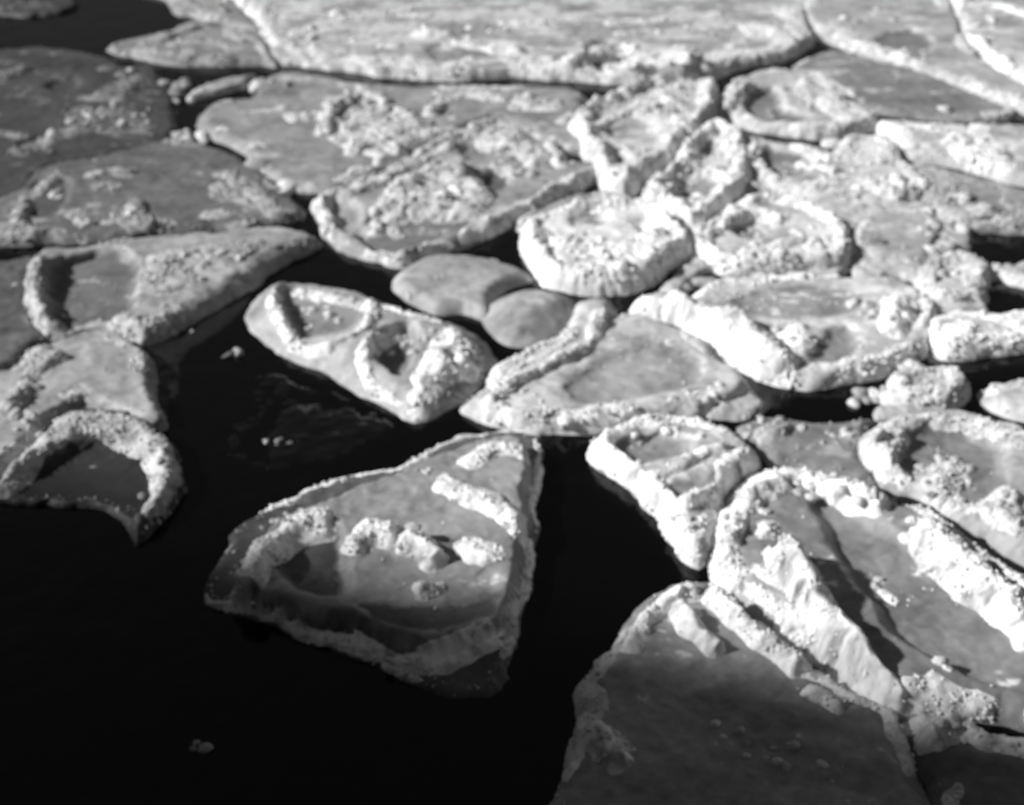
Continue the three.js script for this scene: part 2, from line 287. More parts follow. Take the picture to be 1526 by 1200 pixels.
const floes = [
{"name":"ice_floe","label":"grey wedge-shaped floe alone in open black water, pointed corner touching the floe behind","out":[-2.83,-9.13,-2.83,-9.44,-2.74,-9.82,-2.55,-10.2,-2.23,-10.48,-1.8,-10.85,-1.5,-10.94,-1.13,-11.08,-0.73,-11.47,-0.31,-11.67,0.05,-11.74,0.27,-11.65,0.33,-11.39,0.28,-10.55,0.25,-9.91,0.2,-9.32,0.1,-8.74,-0.01,-8.2,-0.07,-7.85,-0.15,-7.75,-0.41,-7.8,-0.8,-7.94,-1.16,-8.14,-1.52,-8.36,-1.96,-8.57,-2.41,-8.79,-2.7,-8.93],"fb":0.06,"tone":0.1,"rim":[0.033,0.061,0.85],"side":0.102,"snow":0.05,"white":0.88,"grow":0.0,"edge":0.05,"tiers":[[[-2.48,-8.86,-2.51,-9.18,-2.43,-9.61,-2.21,-10.01,-1.85,-10.23,-1.36,-10.59,-0.78,-11.02,-0.3,-11.3,0.08,-11.35,0.22,-11.08,0.19,-10.28,0.16,-9.66,0.09,-9.18,0.01,-8.72,-0.09,-8.47,-0.36,-8.3,-0.7,-8.18,-0.98,-8.26,-1.4,-8.47,-1.95,-8.68],0.22,0.1]],"basins":[[[-2.48,-8.86,-2.51,-9.18,-2.43,-9.61,-2.21,-10.01,-1.85,-10.23,-1.36,-10.59,-0.78,-11.02,-0.3,-11.3,0.08,-11.35,0.22,-11.08,0.19,-10.28,0.16,-9.66,0.09,-9.18,0.01,-8.72,-0.09,-8.47,-0.36,-8.3,-0.7,-8.18,-0.98,-8.26,-1.4,-8.47,-1.95,-8.68],0.0,0.31],[[-2.19,-9.27,-2.09,-9.66,-1.9,-9.84,-1.63,-9.76,-1.5,-9.36,-1.46,-8.9,-1.74,-8.81,-2.06,-8.99],0.12,0.1],[[-1.65,-9.66,-1.27,-9.61,-0.88,-9.36,-0.44,-9.18,-0.11,-9.08,-0.19,-8.77,-0.66,-8.68,-1.19,-8.72,-1.53,-8.81],0.06,0.3],[[-1.37,-8.68,-0.96,-8.72,-0.37,-8.77,-0.08,-8.9,-0.13,-8.59,-0.59,-8.38,-0.99,-8.34],0.075,0.12]],"ridges":[[[-2.41,-8.77,-2.11,-8.64,-1.74,-8.51,-1.32,-8.34,-0.97,-8.16,-0.63,-8.12],0.098,0.12,0.6],[[-1.52,-9.46,-1.32,-9.63,-1.07,-9.58],0.165,0.15,1.4],[[-1.01,-9.54,-0.8,-9.42,-0.65,-9.23],0.15,0.15,1.5],[[-2.4,-8.75,-2.34,-9.18,-2.18,-9.51,-1.96,-9.76,-1.69,-9.84],0.18,0.17,1],[[-0.73,-10.46,-0.47,-10.27,-0.15,-10.03,0.14,-9.67],0.128,0.16,1],[[-0.49,-10.69,-0.16,-11.04,0.18,-10.9],0.075,0.14,1],[[-0.91,-8.12,-0.58,-8.16,-0.36,-8.29,-0.1,-8.45],0.098,0.12,1]],"mounds":[[[-1.62,-9.49,-1.47,-9.77,-1.22,-9.87,-1.02,-9.74,-0.76,-9.59,-0.63,-9.44,-0.75,-9.3,-1.0,-9.35,-1.25,-9.49,-1.5,-9.46],0.209,0.16],[[-0.96,-8.85,-0.89,-9.05,-0.73,-9.01,-0.57,-9.1,-0.54,-8.92,-0.69,-8.74,-0.87,-8.74],0.228,0.16],[[-0.61,-9.56,-0.27,-9.66,0.01,-9.42,-0.02,-9.13,-0.26,-9.08,-0.5,-9.18],0.067,0.4]],"blocks":[[-2.2,-10.0,0.38,-0.02,0.15,10,0.044],[-2.55,-9.45,0.13,-0.05,0.25,6,0.037],[-0.82,-10.66,0.2,-0.01,0.09,4,0.052],[-1.23,-8.21,0.34,-0.01,0.09,4,0.052],[-0.13,-8.45,0.11,0.0,0.17,3,0.059],[-1.08,-9.6,0.31,-0.02,0.22,6,0.067]]},  // left hollow is toned dark to paint in the shadow of its ridge
{"name":"ice_floe","label":"broad floe with sunken deck coloured dark as ridge shadow and pale snow lip, running into shadow","out":[-5.96,-10.03,-5.44,-10.4,-5.18,-10.8,-5.04,-11.33,-4.91,-11.88,-4.68,-12.07,-4.34,-12.04,-3.94,-11.88,-3.63,-11.54,-3.42,-11.11,-3.32,-10.7,-3.36,-10.32,-3.48,-9.96,-3.61,-9.64,-3.66,-9.6,-3.67,-9.99,-3.92,-10.28,-4.41,-10.37,-5.1,-10.45,-6.12,-10.31],"fb":0.18,"tone":0.05,"rim":[0.0,0.135,0],"side":0.145,"snow":0.0,"white":0.55,"grow":0.0,"edge":0.05,"tiers":[],"basins":[[[-5.97,-10.2,-5.16,-10.73,-4.83,-10.98,-4.52,-11.34,-4.05,-11.44,-3.71,-11.25,-3.55,-10.64,-3.58,-10.14,-3.79,-10.11,-4.33,-10.18,-5.01,-10.24,-5.94,-10.11],0.12,0.022]],"ridges":[[[-5.58,-10.1,-5.12,-10.67,-4.94,-11.14,-4.76,-11.58,-4.44,-11.67,-4.04,-11.49,-3.68,-11.2],0.112,0.24,1],[[-3.73,-11.19,-3.48,-10.78,-3.39,-10.33,-3.41,-9.88,-3.49,-9.55],0.12,0.22,1]],"mounds":[],"blocks":[[-3.69,-10.48,0.07,-0.02,0.07,2,0.074],[-4.99,-11.52,0.18,-0.05,0.19,3,0.074],[-3.58,-10.8,0.09,-0.11,0.47,6,0.059]]},  // deck tone is darkened, painting the shadow of the snow ridge onto it
{"name":"ice_floe","label":"smooth light grey floe wedged between the sunken-deck floe and the long-snouted floe","out":[-6.66,-11.81,-6.25,-12.28,-5.78,-12.67,-5.62,-13.12,-5.38,-13.38,-4.9,-13.65,-4.38,-13.3,-4.16,-12.88,-3.98,-12.24,-3.76,-11.79,-3.98,-11.79,-4.35,-11.98,-4.71,-12.08,-4.96,-11.79,-5.09,-11.28,-5.24,-10.87,-6.1,-10.26],"fb":0.204,"tone":0.36,"rim":[0.057,0.162,0.4],"side":0.131,"snow":0.12,"white":0.48,"grow":0.05,"edge":0.05,"tiers":[],"basins":[],"ridges":[[[-5.43,-11.66,-5.39,-12.19,-5.37,-12.62,-5.13,-12.99],0.12,0.14,1],[[-5.08,-10.78,-5.03,-11.26,-5.02,-11.7],0.09,0.12,1],[[-5.16,-13.16,-4.83,-13.4,-4.39,-13.21],0.045,0.1,1]],"mounds":[],"blocks":[[-5.27,-12.0,0.22,-0.17,0.56,7,0.081],[-5.18,-11.24,0.14,-0.09,0.31,4,0.074]]},
{"name":"ice_floe","label":"long floe with a pale snout, white left rim and dark sunken hollow","out":[-6.11,-14.68,-6.28,-15.29,-6.27,-15.82,-5.76,-15.9,-5.1,-16.14,-4.22,-16.29,-3.34,-16.5,-2.96,-16.42,-2.67,-16.22,-2.78,-16.13,-3.18,-15.62,-3.38,-15.05,-3.87,-14.34,-4.17,-13.84,-4.4,-13.57,-4.65,-13.81,-5.01,-13.94,-5.37,-13.76,-5.56,-13.73,-5.82,-14.08],"fb":0.216,"tone":0.34,"rim":[0.048,0.135,0.4],"side":0.232,"snow":0.35,"white":0.48,"grow":0.09,"edge":0.05,"tiers":[],"basins":[[[-5.97,-15.35,-5.71,-15.68,-5.19,-15.74,-4.9,-15.45,-4.72,-14.7,-4.67,-14.15,-4.96,-13.85,-5.32,-13.68,-5.57,-14.01,-5.84,-14.7],0.15,0.17]],"ridges":[[[-6.15,-15.43,-6.01,-14.78,-5.79,-14.16,-5.47,-13.5],0.128,0.1,1],[[-5.22,-13.4,-4.82,-13.68,-4.42,-13.85,-4.17,-14.35],0.053,0.12,1]],"mounds":[[[-4.72,-14.74,-4.83,-15.59,-4.23,-15.89,-3.37,-16.09,-3.21,-15.69,-3.64,-15.11,-4.17,-14.38,-4.47,-14.21],0.066,0.2]],"blocks":[[-5.42,-13.92,0.1,-0.09,0.34,3,0.059],[-5.42,-15.16,0.12,-0.06,0.19,2,0.059],[-4.0,-15.16,0.69,-0.09,0.48,9,0.067],[-5.38,-13.52,0.12,-0.03,0.09,2,0.052]]},
{"name":"ice_floe","label":"flat dark grey floe tucked against the white left rim of the long-snouted floe","out":[-8.11,-15.42,-6.79,-15.69,-6.4,-15.81,-6.33,-15.32,-6.07,-14.55,-5.72,-13.85,-5.57,-13.68,-5.76,-13.46,-5.93,-13.0,-6.91,-12.32],"fb":0.084,"tone":0.12,"rim":[0.028,0.108,0.3],"side":0.145,"snow":0.06,"white":0.25,"grow":0.05,"edge":0.05,"tiers":[],"basins":[],"ridges":[],"mounds":[],"blocks":[[-6.39,-14.86,0.1,-0.07,0.22,2,0.052]]},
{"name":"ice_floe","label":"wide flat grey floe with pale torn right edge above the long straight crack","out":[-8.73,-17.01,-7.38,-17.51,-7.26,-18.06,-7.05,-18.69,-6.33,-19.03,-5.5,-19.71,-5.21,-19.63,-4.86,-19.43,-4.38,-19.08,-3.94,-18.48,-3.54,-17.82,-3.17,-17.25,-3.31,-17.12,-3.62,-16.92,-4.35,-16.79,-5.0,-16.74,-5.51,-16.55,-6.32,-16.47,-7.04,-16.4,-8.47,-16.28],"fb":0.11,"tone":0.145,"rim":[0.048,0.189,0.45],"side":0.145,"snow":0.16,"white":0.42,"grow":0.22,"edge":0.05,"tiers":[],"basins":[[[-7.02,-17.58,-7.05,-18.3,-6.66,-18.35,-6.46,-17.81,-6.41,-17.12,-6.75,-17.01],0.09,0.1]],"ridges":[[[-6.85,-16.64,-7.0,-17.42,-6.95,-18.07,-6.72,-18.47],0.09,0.14,1],[[-4.37,-18.55,-3.86,-17.92,-3.48,-17.33,-3.18,-16.93],0.075,0.2,1],[[-5.71,-16.7,-5.5,-16.97,-5.15,-17.1],0.053,0.2,1],[[-5.5,-16.79,-5.32,-16.83,-5.06,-16.68,-4.8,-16.54],0.101,0.189,1],[[-6.2,-18.01,-6.08,-18.0,-5.94,-18.04,-5.76,-17.91],0.055,0.144,1],[[-4.49,-18.39,-4.34,-18.4,-4.15,-18.31,-3.96,-18.19],0.088,0.122,1],[[-7.41,-16.54,-7.2,-16.58,-6.95,-16.61,-6.69,-16.63],0.08,0.167,1],[[-6.37,-18.44,-6.16,-18.43,-5.93,-18.5,-5.68,-18.47],0.108,0.181,1],[[-6.92,-16.36,-6.71,-16.38,-6.44,-16.34,-6.18,-16.35],0.115,0.193,1],[[-6.19,-17.12,-6.08,-16.99,-5.95,-16.79,-5.83,-16.64],0.099,0.175,1],[[-5.24,-16.81,-5.18,-16.89,-5.08,-16.85,-5.0,-16.89],0.056,0.142,1],[[-5.42,-17.39,-5.38,-17.31,-5.32,-17.17,-5.28,-17.1],0.115,0.131,1],[[-4.4,-17.02,-4.26,-17.0,-4.11,-17.05,-3.97,-17.15],0.079,0.188,1]],"mounds":[[[-4.62,-17.77,-4.42,-18.26,-4.0,-18.13,-3.61,-17.53,-3.42,-16.97,-3.94,-17.19,-4.36,-17.42],0.055,0.3]],"blocks":[[-6.53,-17.94,0.49,-0.11,0.37,5,0.089],[-5.42,-17.01,0.28,-0.04,0.18,3,0.089]]},
{"name":"ice_floe","label":"dark rubble-strewn floe along the edge of the far black pool","out":[-11.36,-23.68,-9.55,-24.18,-8.85,-24.34,-7.57,-23.79,-7.22,-23.27,-6.65,-23.27,-6.42,-22.75,-5.96,-21.64,-5.66,-20.48,-5.62,-19.93,-5.99,-19.7,-6.42,-19.29,-7.15,-18.95,-7.36,-18.31,-7.48,-17.76,-8.85,-17.24],"fb":0.12,"tone":0.062,"rim":[0.038,0.27,0.3],"side":0.145,"snow":0.1,"white":0.24,"grow":0.22,"edge":0.05,"tiers":[],"basins":[[[-7.76,-19.45,-7.68,-19.87,-7.41,-19.87,-7.37,-19.37],0.105,0.05],[[-8.15,-22.35,-7.82,-22.88,-7.56,-22.35,-7.79,-21.95],0.075,0.05]],"ridges":[[[-7.0,-21.68,-6.77,-22.11,-6.5,-22.7],0.12,0.3,1],[[-7.69,-19.15,-7.44,-19.7,-7.03,-20.13,-6.61,-20.58],0.09,0.25,1],[[-7.42,-21.73,-7.14,-21.64,-6.84,-21.67,-6.5,-21.53],0.113,0.119,1],[[-8.92,-19.11,-8.74,-18.98,-8.59,-18.96,-8.39,-18.81],0.121,0.147,1],[[-8.82,-17.48,-8.69,-17.56,-8.5,-17.58,-8.36,-17.7],0.068,0.185,1],[[-9.5,-22.56,-9.29,-22.77,-8.97,-22.82,-8.73,-23.15],0.126,0.188,1],[[-9.13,-18.38,-9.0,-18.41,-8.84,-18.39,-8.66,-18.32],0.08,0.118,1],[[-9.85,-20.89,-9.66,-20.79,-9.47,-20.74,-9.31,-20.79],0.098,0.125,1],[[-8.61,-20.25,-8.33,-20.08,-8.05,-20.03,-7.75,-19.92],0.111,0.102,1]],"mounds":[[[-7.33,-20.4,-7.37,-21.32,-6.58,-21.32,-6.11,-21.0,-5.69,-20.1,-6.24,-19.96,-6.69,-20.02],0.066,0.3]],"blocks":[[-6.78,-20.77,0.77,-0.18,0.68,21,0.104],[-6.76,-22.73,0.3,-0.09,0.36,5,0.118],[-7.43,-19.6,0.43,-0.11,0.4,5,0.089],[-6.3,-18.93,0.46,-0.05,0.21,4,0.089],[-5.88,-20.61,0.11,-0.18,0.78,4,0.089]]},
{"name":"ice_floe","label":"dark low floe on the far side of the far black pool","out":[-13.49,-29.07,-11.02,-28.65,-9.6,-28.24,-9.06,-27.4,-9.2,-27.04,-9.72,-26.72,-10.45,-26.85,-12.68,-26.95],"fb":0.1,"tone":0.05,"rim":[0.028,0.27,0.3],"side":0.174,"snow":0.03,"white":0.12,"grow":0.09,"edge":0.05,"tiers":[],"basins":[],"ridges":[[[-11.17,-27.36,-10.92,-27.6,-10.61,-27.84,-10.27,-28.02],0.114,0.11,1],[[-10.86,-27.59,-10.67,-27.33,-10.41,-26.93,-10.23,-26.75],0.076,0.154,1],[[-10.35,-26.98,-10.04,-27.06,-9.69,-27.18,-9.29,-27.16],0.123,0.142,1],[[-10.23,-27.39,-10.04,-27.29,-9.89,-27.39,-9.69,-27.32],0.124,0.17,1],[[-11.57,-27.03,-11.48,-27.15,-11.32,-27.13,-11.25,-27.37],0.118,0.181,1]],"mounds":[],"blocks":[[-9.27,-26.16,0.16,-0.05,0.18,2,0.089]]},
{"name":"ice_floe","label":"low grey floe with a small knob on its tip, beside the far black pool","out":[-7.62,-24.6,-7.25,-25.02,-6.7,-25.44,-6.33,-26.18,-5.98,-25.92,-5.39,-25.44,-4.89,-25.23,-4.56,-24.28,-4.34,-23.62,-4.56,-23.78,-5.35,-23.7,-6.36,-23.81,-7.07,-24.2],"fb":0.12,"tone":0.27,"rim":[0.076,0.27,0.5],"side":0.174,"snow":0.12,"white":0.4,"grow":0.09,"edge":0.05,"tiers":[],"basins":[],"ridges":[[[-7.04,-24.47,-6.6,-25.05,-6.19,-25.68],0.105,0.22,1],[[-4.79,-24.79,-4.53,-24.0,-4.3,-23.24],0.09,0.16,1],[[-6.52,-24.59,-6.31,-24.63,-6.09,-24.77,-5.85,-24.8],0.083,0.189,1],[[-5.88,-24.81,-5.62,-24.72,-5.28,-24.37,-5.0,-24.35],0.067,0.194,1],[[-6.09,-23.6,-5.84,-23.84,-5.48,-23.78,-5.17,-24.02],0.104,0.167,1],[[-6.1,-24.08,-5.96,-23.99,-5.79,-23.82,-5.64,-23.69],0.115,0.188,1],[[-5.47,-25.21,-5.35,-25.06,-5.22,-24.91,-5.09,-24.72],0.074,0.1,1]],"mounds":[],"blocks":[[-7.38,-24.42,0.1,-0.05,0.2,2,0.148],[-6.32,-24.58,0.25,-0.05,0.24,2,0.104]]},
{"name":"ice_floe","label":"pale grey floe behind the knob-tipped floe","out":[-8.34,-28.96,-6.3,-28.96,-5.73,-27.36,-5.13,-26.06,-4.92,-25.7,-5.5,-25.96,-6.13,-26.45,-6.45,-26.72,-6.84,-26.95,-7.26,-27.9],"fb":0.13,"tone":0.27,"rim":[0.057,0.27,0.5],"side":0.174,"snow":0.2,"white":0.42,"grow":0.09,"edge":0.05,"tiers":[],"basins":[],"ridges":[[[-6.74,-27.52,-6.65,-27.22,-6.62,-27.24,-6.51,-26.9],0.099,0.094,1],[[-6.42,-26.24,-6.34,-26.52,-6.14,-26.41,-5.97,-26.39],0.07,0.157,1],[[-7.06,-27.72,-6.83,-27.45,-6.52,-26.97,-6.24,-26.58],0.086,0.126,1],[[-6.6,-27.08,-6.42,-26.97,-6.28,-27.24,-6.04,-26.97],0.119,0.15,1]],"mounds":[],"blocks":[[-5.94,-26.97,0.28,-0.07,0.38,3,0.118]]},
{"name":"ice_floe","label":"very large far floe crossed by long straight pressure ridges","out":[-6.06,-28.81,-0.93,-29.35,6.04,-28.81,5.86,-26.53,5.74,-25.13,5.52,-24.55,5.07,-23.96,4.53,-23.7,3.93,-23.33,3.57,-22.97,2.35,-22.72,1.4,-22.83,0.81,-22.97,-0.04,-23.11,-1.0,-22.9,-1.97,-23.04,-2.97,-23.4,-4.0,-23.78,-4.37,-23.93,-4.56,-24.54,-4.99,-25.92,-5.54,-27.16],"fb":0.17,"tone":0.396,"rim":[0.073,0.338,0.75],"side":0.174,"snow":0.54,"white":0.713,"grow":0.09,"edge":0.05,"tiers":[],"basins":[[[-1.55,-24.42,-0.81,-24.82,0.46,-24.02,0.7,-23.46,-0.04,-23.27,-0.88,-23.2,-1.45,-23.57],0.053,0.3],[[1.34,-24.22,1.75,-24.82,2.16,-24.22,2.03,-23.27,1.52,-22.91],0.12,0.2]],"ridges":[[[-1.9,-25.06,-0.92,-24.65,-0.04,-24.05,0.81,-23.39],0.165,0.22,1],[[-1.85,-23.62,-1.59,-22.88,-0.86,-22.52,-0.27,-22.38],0.135,0.2,1],[[0.78,-22.35,1.18,-23.43,1.51,-24.01,1.85,-24.41],0.18,0.2,1],[[4.8,-25.61,5.18,-24.76,5.19,-23.77],0.12,0.3,1],[[-4.27,-24.92,-3.22,-25.99,-1.94,-26.67],0.06,0.3,1],[[1.8,-25.69,2.87,-25.91,4.25,-26.36],0.09,0.2,1],[[0.57,-25.47,0.82,-25.59,1.1,-25.82,1.39,-25.83],0.077,0.117,1],[[1.94,-24.09,2.07,-24.14,2.23,-24.22,2.38,-24.19],0.063,0.194,1],[[-2.63,-26.08,-2.32,-26.25,-1.93,-26.2,-1.55,-26.21],0.064,0.115,1],[[-1.28,-24.8,-1.23,-24.5,-1.18,-24.3,-1.13,-24.26],0.084,0.117,1],[[-2.5,-24.34,-2.36,-24.29,-2.2,-24.32,-2.05,-24.4],0.089,0.128,1],[[3.85,-24.0,4.01,-23.98,4.21,-24.1,4.38,-24.0],0.087,0.134,1],[[-0.93,-25.05,-0.79,-24.7,-0.64,-24.58,-0.49,-24.42],0.053,0.149,1],[[-0.9,-23.71,-0.6,-23.59,-0.25,-23.68,0.1,-23.59],0.099,0.166,1],[[1.21,-24.35,1.51,-24.49,1.86,-24.39,2.21,-24.44],0.119,0.095,1],[[-3.57,-26.46,-3.43,-26.12,-3.3,-26.03,-3.18,-26.03],0.108,0.166,1],[[-0.03,-25.74,0.24,-25.65,0.56,-25.63,0.88,-25.72],0.098,0.186,1],[[4.07,-24.39,4.12,-24.24,4.18,-24.06,4.23,-23.87],0.1,0.121,1],[[1.96,-25.05,2.18,-25.01,2.45,-25.15,2.72,-25.23],0.088,0.143,1],[[1.68,-23.48,1.96,-23.5,2.3,-23.6,2.65,-23.78],0.116,0.182,1]],"mounds":[[[0.9,-22.44,1.17,-23.16,1.62,-22.62,2.15,-23.35,2.81,-23.92,3.52,-23.73,3.49,-22.44,2.28,-22.1,1.36,-22.1],0.275,0.3],[[4.19,-25.85,4.98,-25.85,5.39,-24.79,5.06,-24.0,4.53,-24.59],0.055,0.35]],"blocks":[[2.62,-23.2,0.97,0.06,0.6,19,0.126],[1.05,-23.12,0.3,0.02,0.45,5,0.111],[-1.08,-25.28,0.78,-0.02,0.52,4,0.104],[0.22,-25.71,0.79,0.01,0.66,4,0.104],[-3.62,-24.86,0.64,-0.1,0.85,5,0.104],[3.1,-25.49,1.17,0.09,0.88,5,0.089]]},
{"name":"ice_floe","label":"long narrow tilted sliver lying across the crack by the small dark hole","out":[-5.53,-21.91,-5.32,-22.36,-4.92,-22.77,-4.61,-22.92,-4.66,-22.83,-4.94,-22.28,-5.38,-22.01],"fb":0.13,"tone":0.45,"rim":[0.028,0.135,0.5],"side":0.102,"snow":0.3,"white":0.62,"grow":0.09,"edge":0.05,"tiers":[],"basins":[],"ridges":[],"mounds":[],"blocks":[]},
{"name":"ice_floe","label":"large flat mid-grey floe with a tangled snow pile on its middle","out":[-5.14,-20.81,-5.01,-21.46,-4.4,-21.78,-4.36,-22.81,-3.88,-23.02,-2.87,-22.56,-1.91,-22.32,-0.74,-22.22,0.43,-22.29,1.15,-22.05,1.16,-21.28,0.95,-20.45,1.11,-19.63,0.76,-19.54,0.3,-20.48,-0.31,-20.87,-0.8,-20.39,-1.31,-19.82,-1.97,-18.74,-2.42,-18.12,-2.91,-18.04,-3.32,-18.17,-3.78,-18.82,-4.22,-19.62,-4.8,-20.16],"fb":0.13,"tone":0.29,"rim":[0.048,0.203,0.45],"side":0.174,"snow":0.1,"white":0.62,"grow":0.09,"edge":0.05,"tiers":[],"basins":[[[-1.4,-21.5,-0.73,-21.99,-0.26,-21.66,-0.48,-20.96,-1.15,-20.87],0.045,0.25]],"ridges":[[[-3.01,-19.89,-2.88,-21.1,-2.49,-21.68,-2.05,-21.26],0.195,0.16,1],[[-2.57,-19.22,-2.13,-19.49,-1.8,-19.36,-1.67,-18.95,-2.12,-18.87],0.18,0.15,1],[[-2.77,-20.1,-2.29,-20.1,-1.92,-19.52],0.165,0.15,1],[[-1.94,-21.19,-1.49,-20.27,-1.15,-19.84],0.15,0.16,1],[[-1.36,-20.79,-1.17,-21.58,-0.73,-21.91,-0.03,-21.58],0.12,0.15,1],[[-1.83,-18.33,-1.47,-18.98,-1.08,-19.52,-0.89,-20.1],0.165,0.14,1],[[-2.31,-19.35,-2.12,-19.24,-1.9,-19.02,-1.7,-18.9],0.098,0.151,1],[[-1.31,-21.92,-1.12,-21.83,-0.92,-22.06,-0.71,-22.01],0.078,0.135,1],[[-2.71,-22.2,-2.64,-22.18,-2.54,-21.98,-2.43,-21.68],0.083,0.136,1],[[-1.57,-19.87,-1.43,-19.94,-1.26,-20.08,-1.1,-20.22],0.08,0.166,1],[[-2.54,-19.74,-2.42,-19.87,-2.26,-19.8,-2.11,-19.87],0.105,0.094,1],[[-3.7,-20.66,-3.51,-20.74,-3.28,-20.82,-3.05,-20.84],0.089,0.195,1],[[-3.16,-21.21,-3.08,-21.25,-3.0,-21.39,-2.91,-21.54],0.077,0.177,1],[[-4.58,-20.99,-4.31,-21.02,-4.01,-21.08,-3.72,-21.25],0.074,0.118,1],[[-3.14,-20.87,-2.99,-20.63,-2.83,-20.41,-2.67,-20.16],0.121,0.149,1],[[-0.35,-20.52,-0.24,-20.58,-0.11,-20.63,0.02,-20.63],0.062,0.149,1]],"mounds":[[[-3.02,-19.9,-2.98,-21.41,-2.34,-21.91,-1.71,-21.1,-1.34,-20.34,-1.69,-19.2,-2.31,-19.12,-2.76,-19.48],0.099,0.22],[[-0.15,-21.09,0.02,-21.89,0.42,-21.73,0.98,-21.4,0.74,-20.93,0.19,-20.93],0.11,0.25]],"blocks":[[-2.34,-20.59,0.77,-0.11,1.19,16,0.104],[0.31,-21.52,0.57,0.0,0.4,7,0.111],[-1.12,-20.44,0.27,-0.02,0.45,4,0.089],[-4.54,-20.0,0.22,-0.05,0.29,2,0.089],[-4.05,-22.53,0.23,-0.05,0.35,2,0.104]]},
{"name":"ice_floe","label":"bowl-like floe with high walls around a shadowed dark hollow and heaped snow","out":[-2.79,-17.54,-2.46,-17.68,-2.03,-18.32,-1.67,-18.93,-1.19,-19.56,-0.78,-20.04,-0.31,-20.51,0.29,-20.15,0.76,-19.2,0.8,-18.7,1.25,-18.93,1.29,-18.64,0.68,-17.76,0.09,-17.07,-0.38,-16.55,-0.83,-16.09,-1.18,-15.89,-1.43,-15.62,-1.82,-15.81,-2.31,-16.13,-2.55,-16.64,-2.73,-17.24],"fb":0.16,"tone":0.32,"rim":[0.095,0.135,0.6],"side":0.174,"snow":0.18,"white":0.62,"grow":0.09,"edge":0.05,"tiers":[],"basins":[[[-2.1,-16.47,-1.92,-16.97,-1.36,-17.06,-0.69,-16.97,-0.59,-16.68,-0.94,-16.26,-1.29,-15.91,-1.58,-15.65,-1.91,-15.91],0.195,0.16],[[-0.77,-19.63,-0.45,-19.63,-0.14,-19.35,-0.44,-18.82,-0.75,-18.95],0.075,0.25],[[-0.48,-18.31,-0.23,-18.56,0.07,-18.38,-0.18,-17.82,-0.37,-17.89],0.135,0.12],[[-2.66,-17.24,-2.44,-17.47,-2.13,-17.24,-2.07,-16.58,-2.33,-16.41],0.09,0.3]],"ridges":[[[-2.7,-17.14,-2.57,-16.54,-2.36,-15.97,-1.97,-15.61,-1.48,-15.26],0.15,0.11,1],[[-1.04,-15.59,-0.57,-16.14,-0.03,-16.78,0.55,-17.58,1.22,-18.44],0.135,0.15,1],[[-2.52,-17.42,-1.99,-17.9,-1.54,-18.6,-0.87,-19.54],0.12,0.12,1],[[-1.77,-16.89,-1.71,-16.74,-1.65,-16.55,-1.58,-16.31],0.062,0.148,1],[[-0.02,-17.06,0.14,-17.11,0.32,-17.03,0.49,-17.05],0.126,0.166,1],[[-0.69,-16.32,-0.59,-16.31,-0.48,-16.25,-0.37,-16.27],0.087,0.157,1],[[-0.08,-18.27,0.05,-18.3,0.21,-18.37,0.36,-18.33],0.094,0.15,1],[[-0.73,-19.87,-0.55,-19.84,-0.34,-19.84,-0.13,-19.78],0.091,0.142,1],[[-0.25,-18.53,-0.16,-18.61,-0.06,-18.54,0.05,-18.52],0.072,0.155,1],[[-2.11,-15.9,-2.08,-15.82,-2.05,-15.78,-2.01,-15.68],0.08,0.139,1]],"mounds":[[[-1.94,-16.79,-1.88,-17.7,-1.43,-18.34,-0.84,-18.78,-0.48,-18.27,-0.22,-17.42,-0.4,-16.97,-1.15,-16.79],0.187,0.22],[[-0.67,-19.8,-0.25,-20.23,0.29,-19.8,0.69,-18.98,0.27,-18.46,-0.13,-19.11,-0.55,-19.38],0.121,0.25],[[-2.0,-16.44,-2.0,-17.1,-1.79,-17.21,-1.7,-16.65,-1.81,-16.33],0.165,0.2]],"blocks":[[-1.2,-17.71,0.73,-0.03,0.68,15,0.111],[0.07,-19.5,0.58,0.01,0.63,9,0.096],[0.37,-18.07,0.59,0.0,0.37,5,0.074],[-1.28,-15.81,0.13,-0.01,0.2,2,0.067],[-1.88,-16.8,0.11,-0.03,0.31,2,0.104]]},
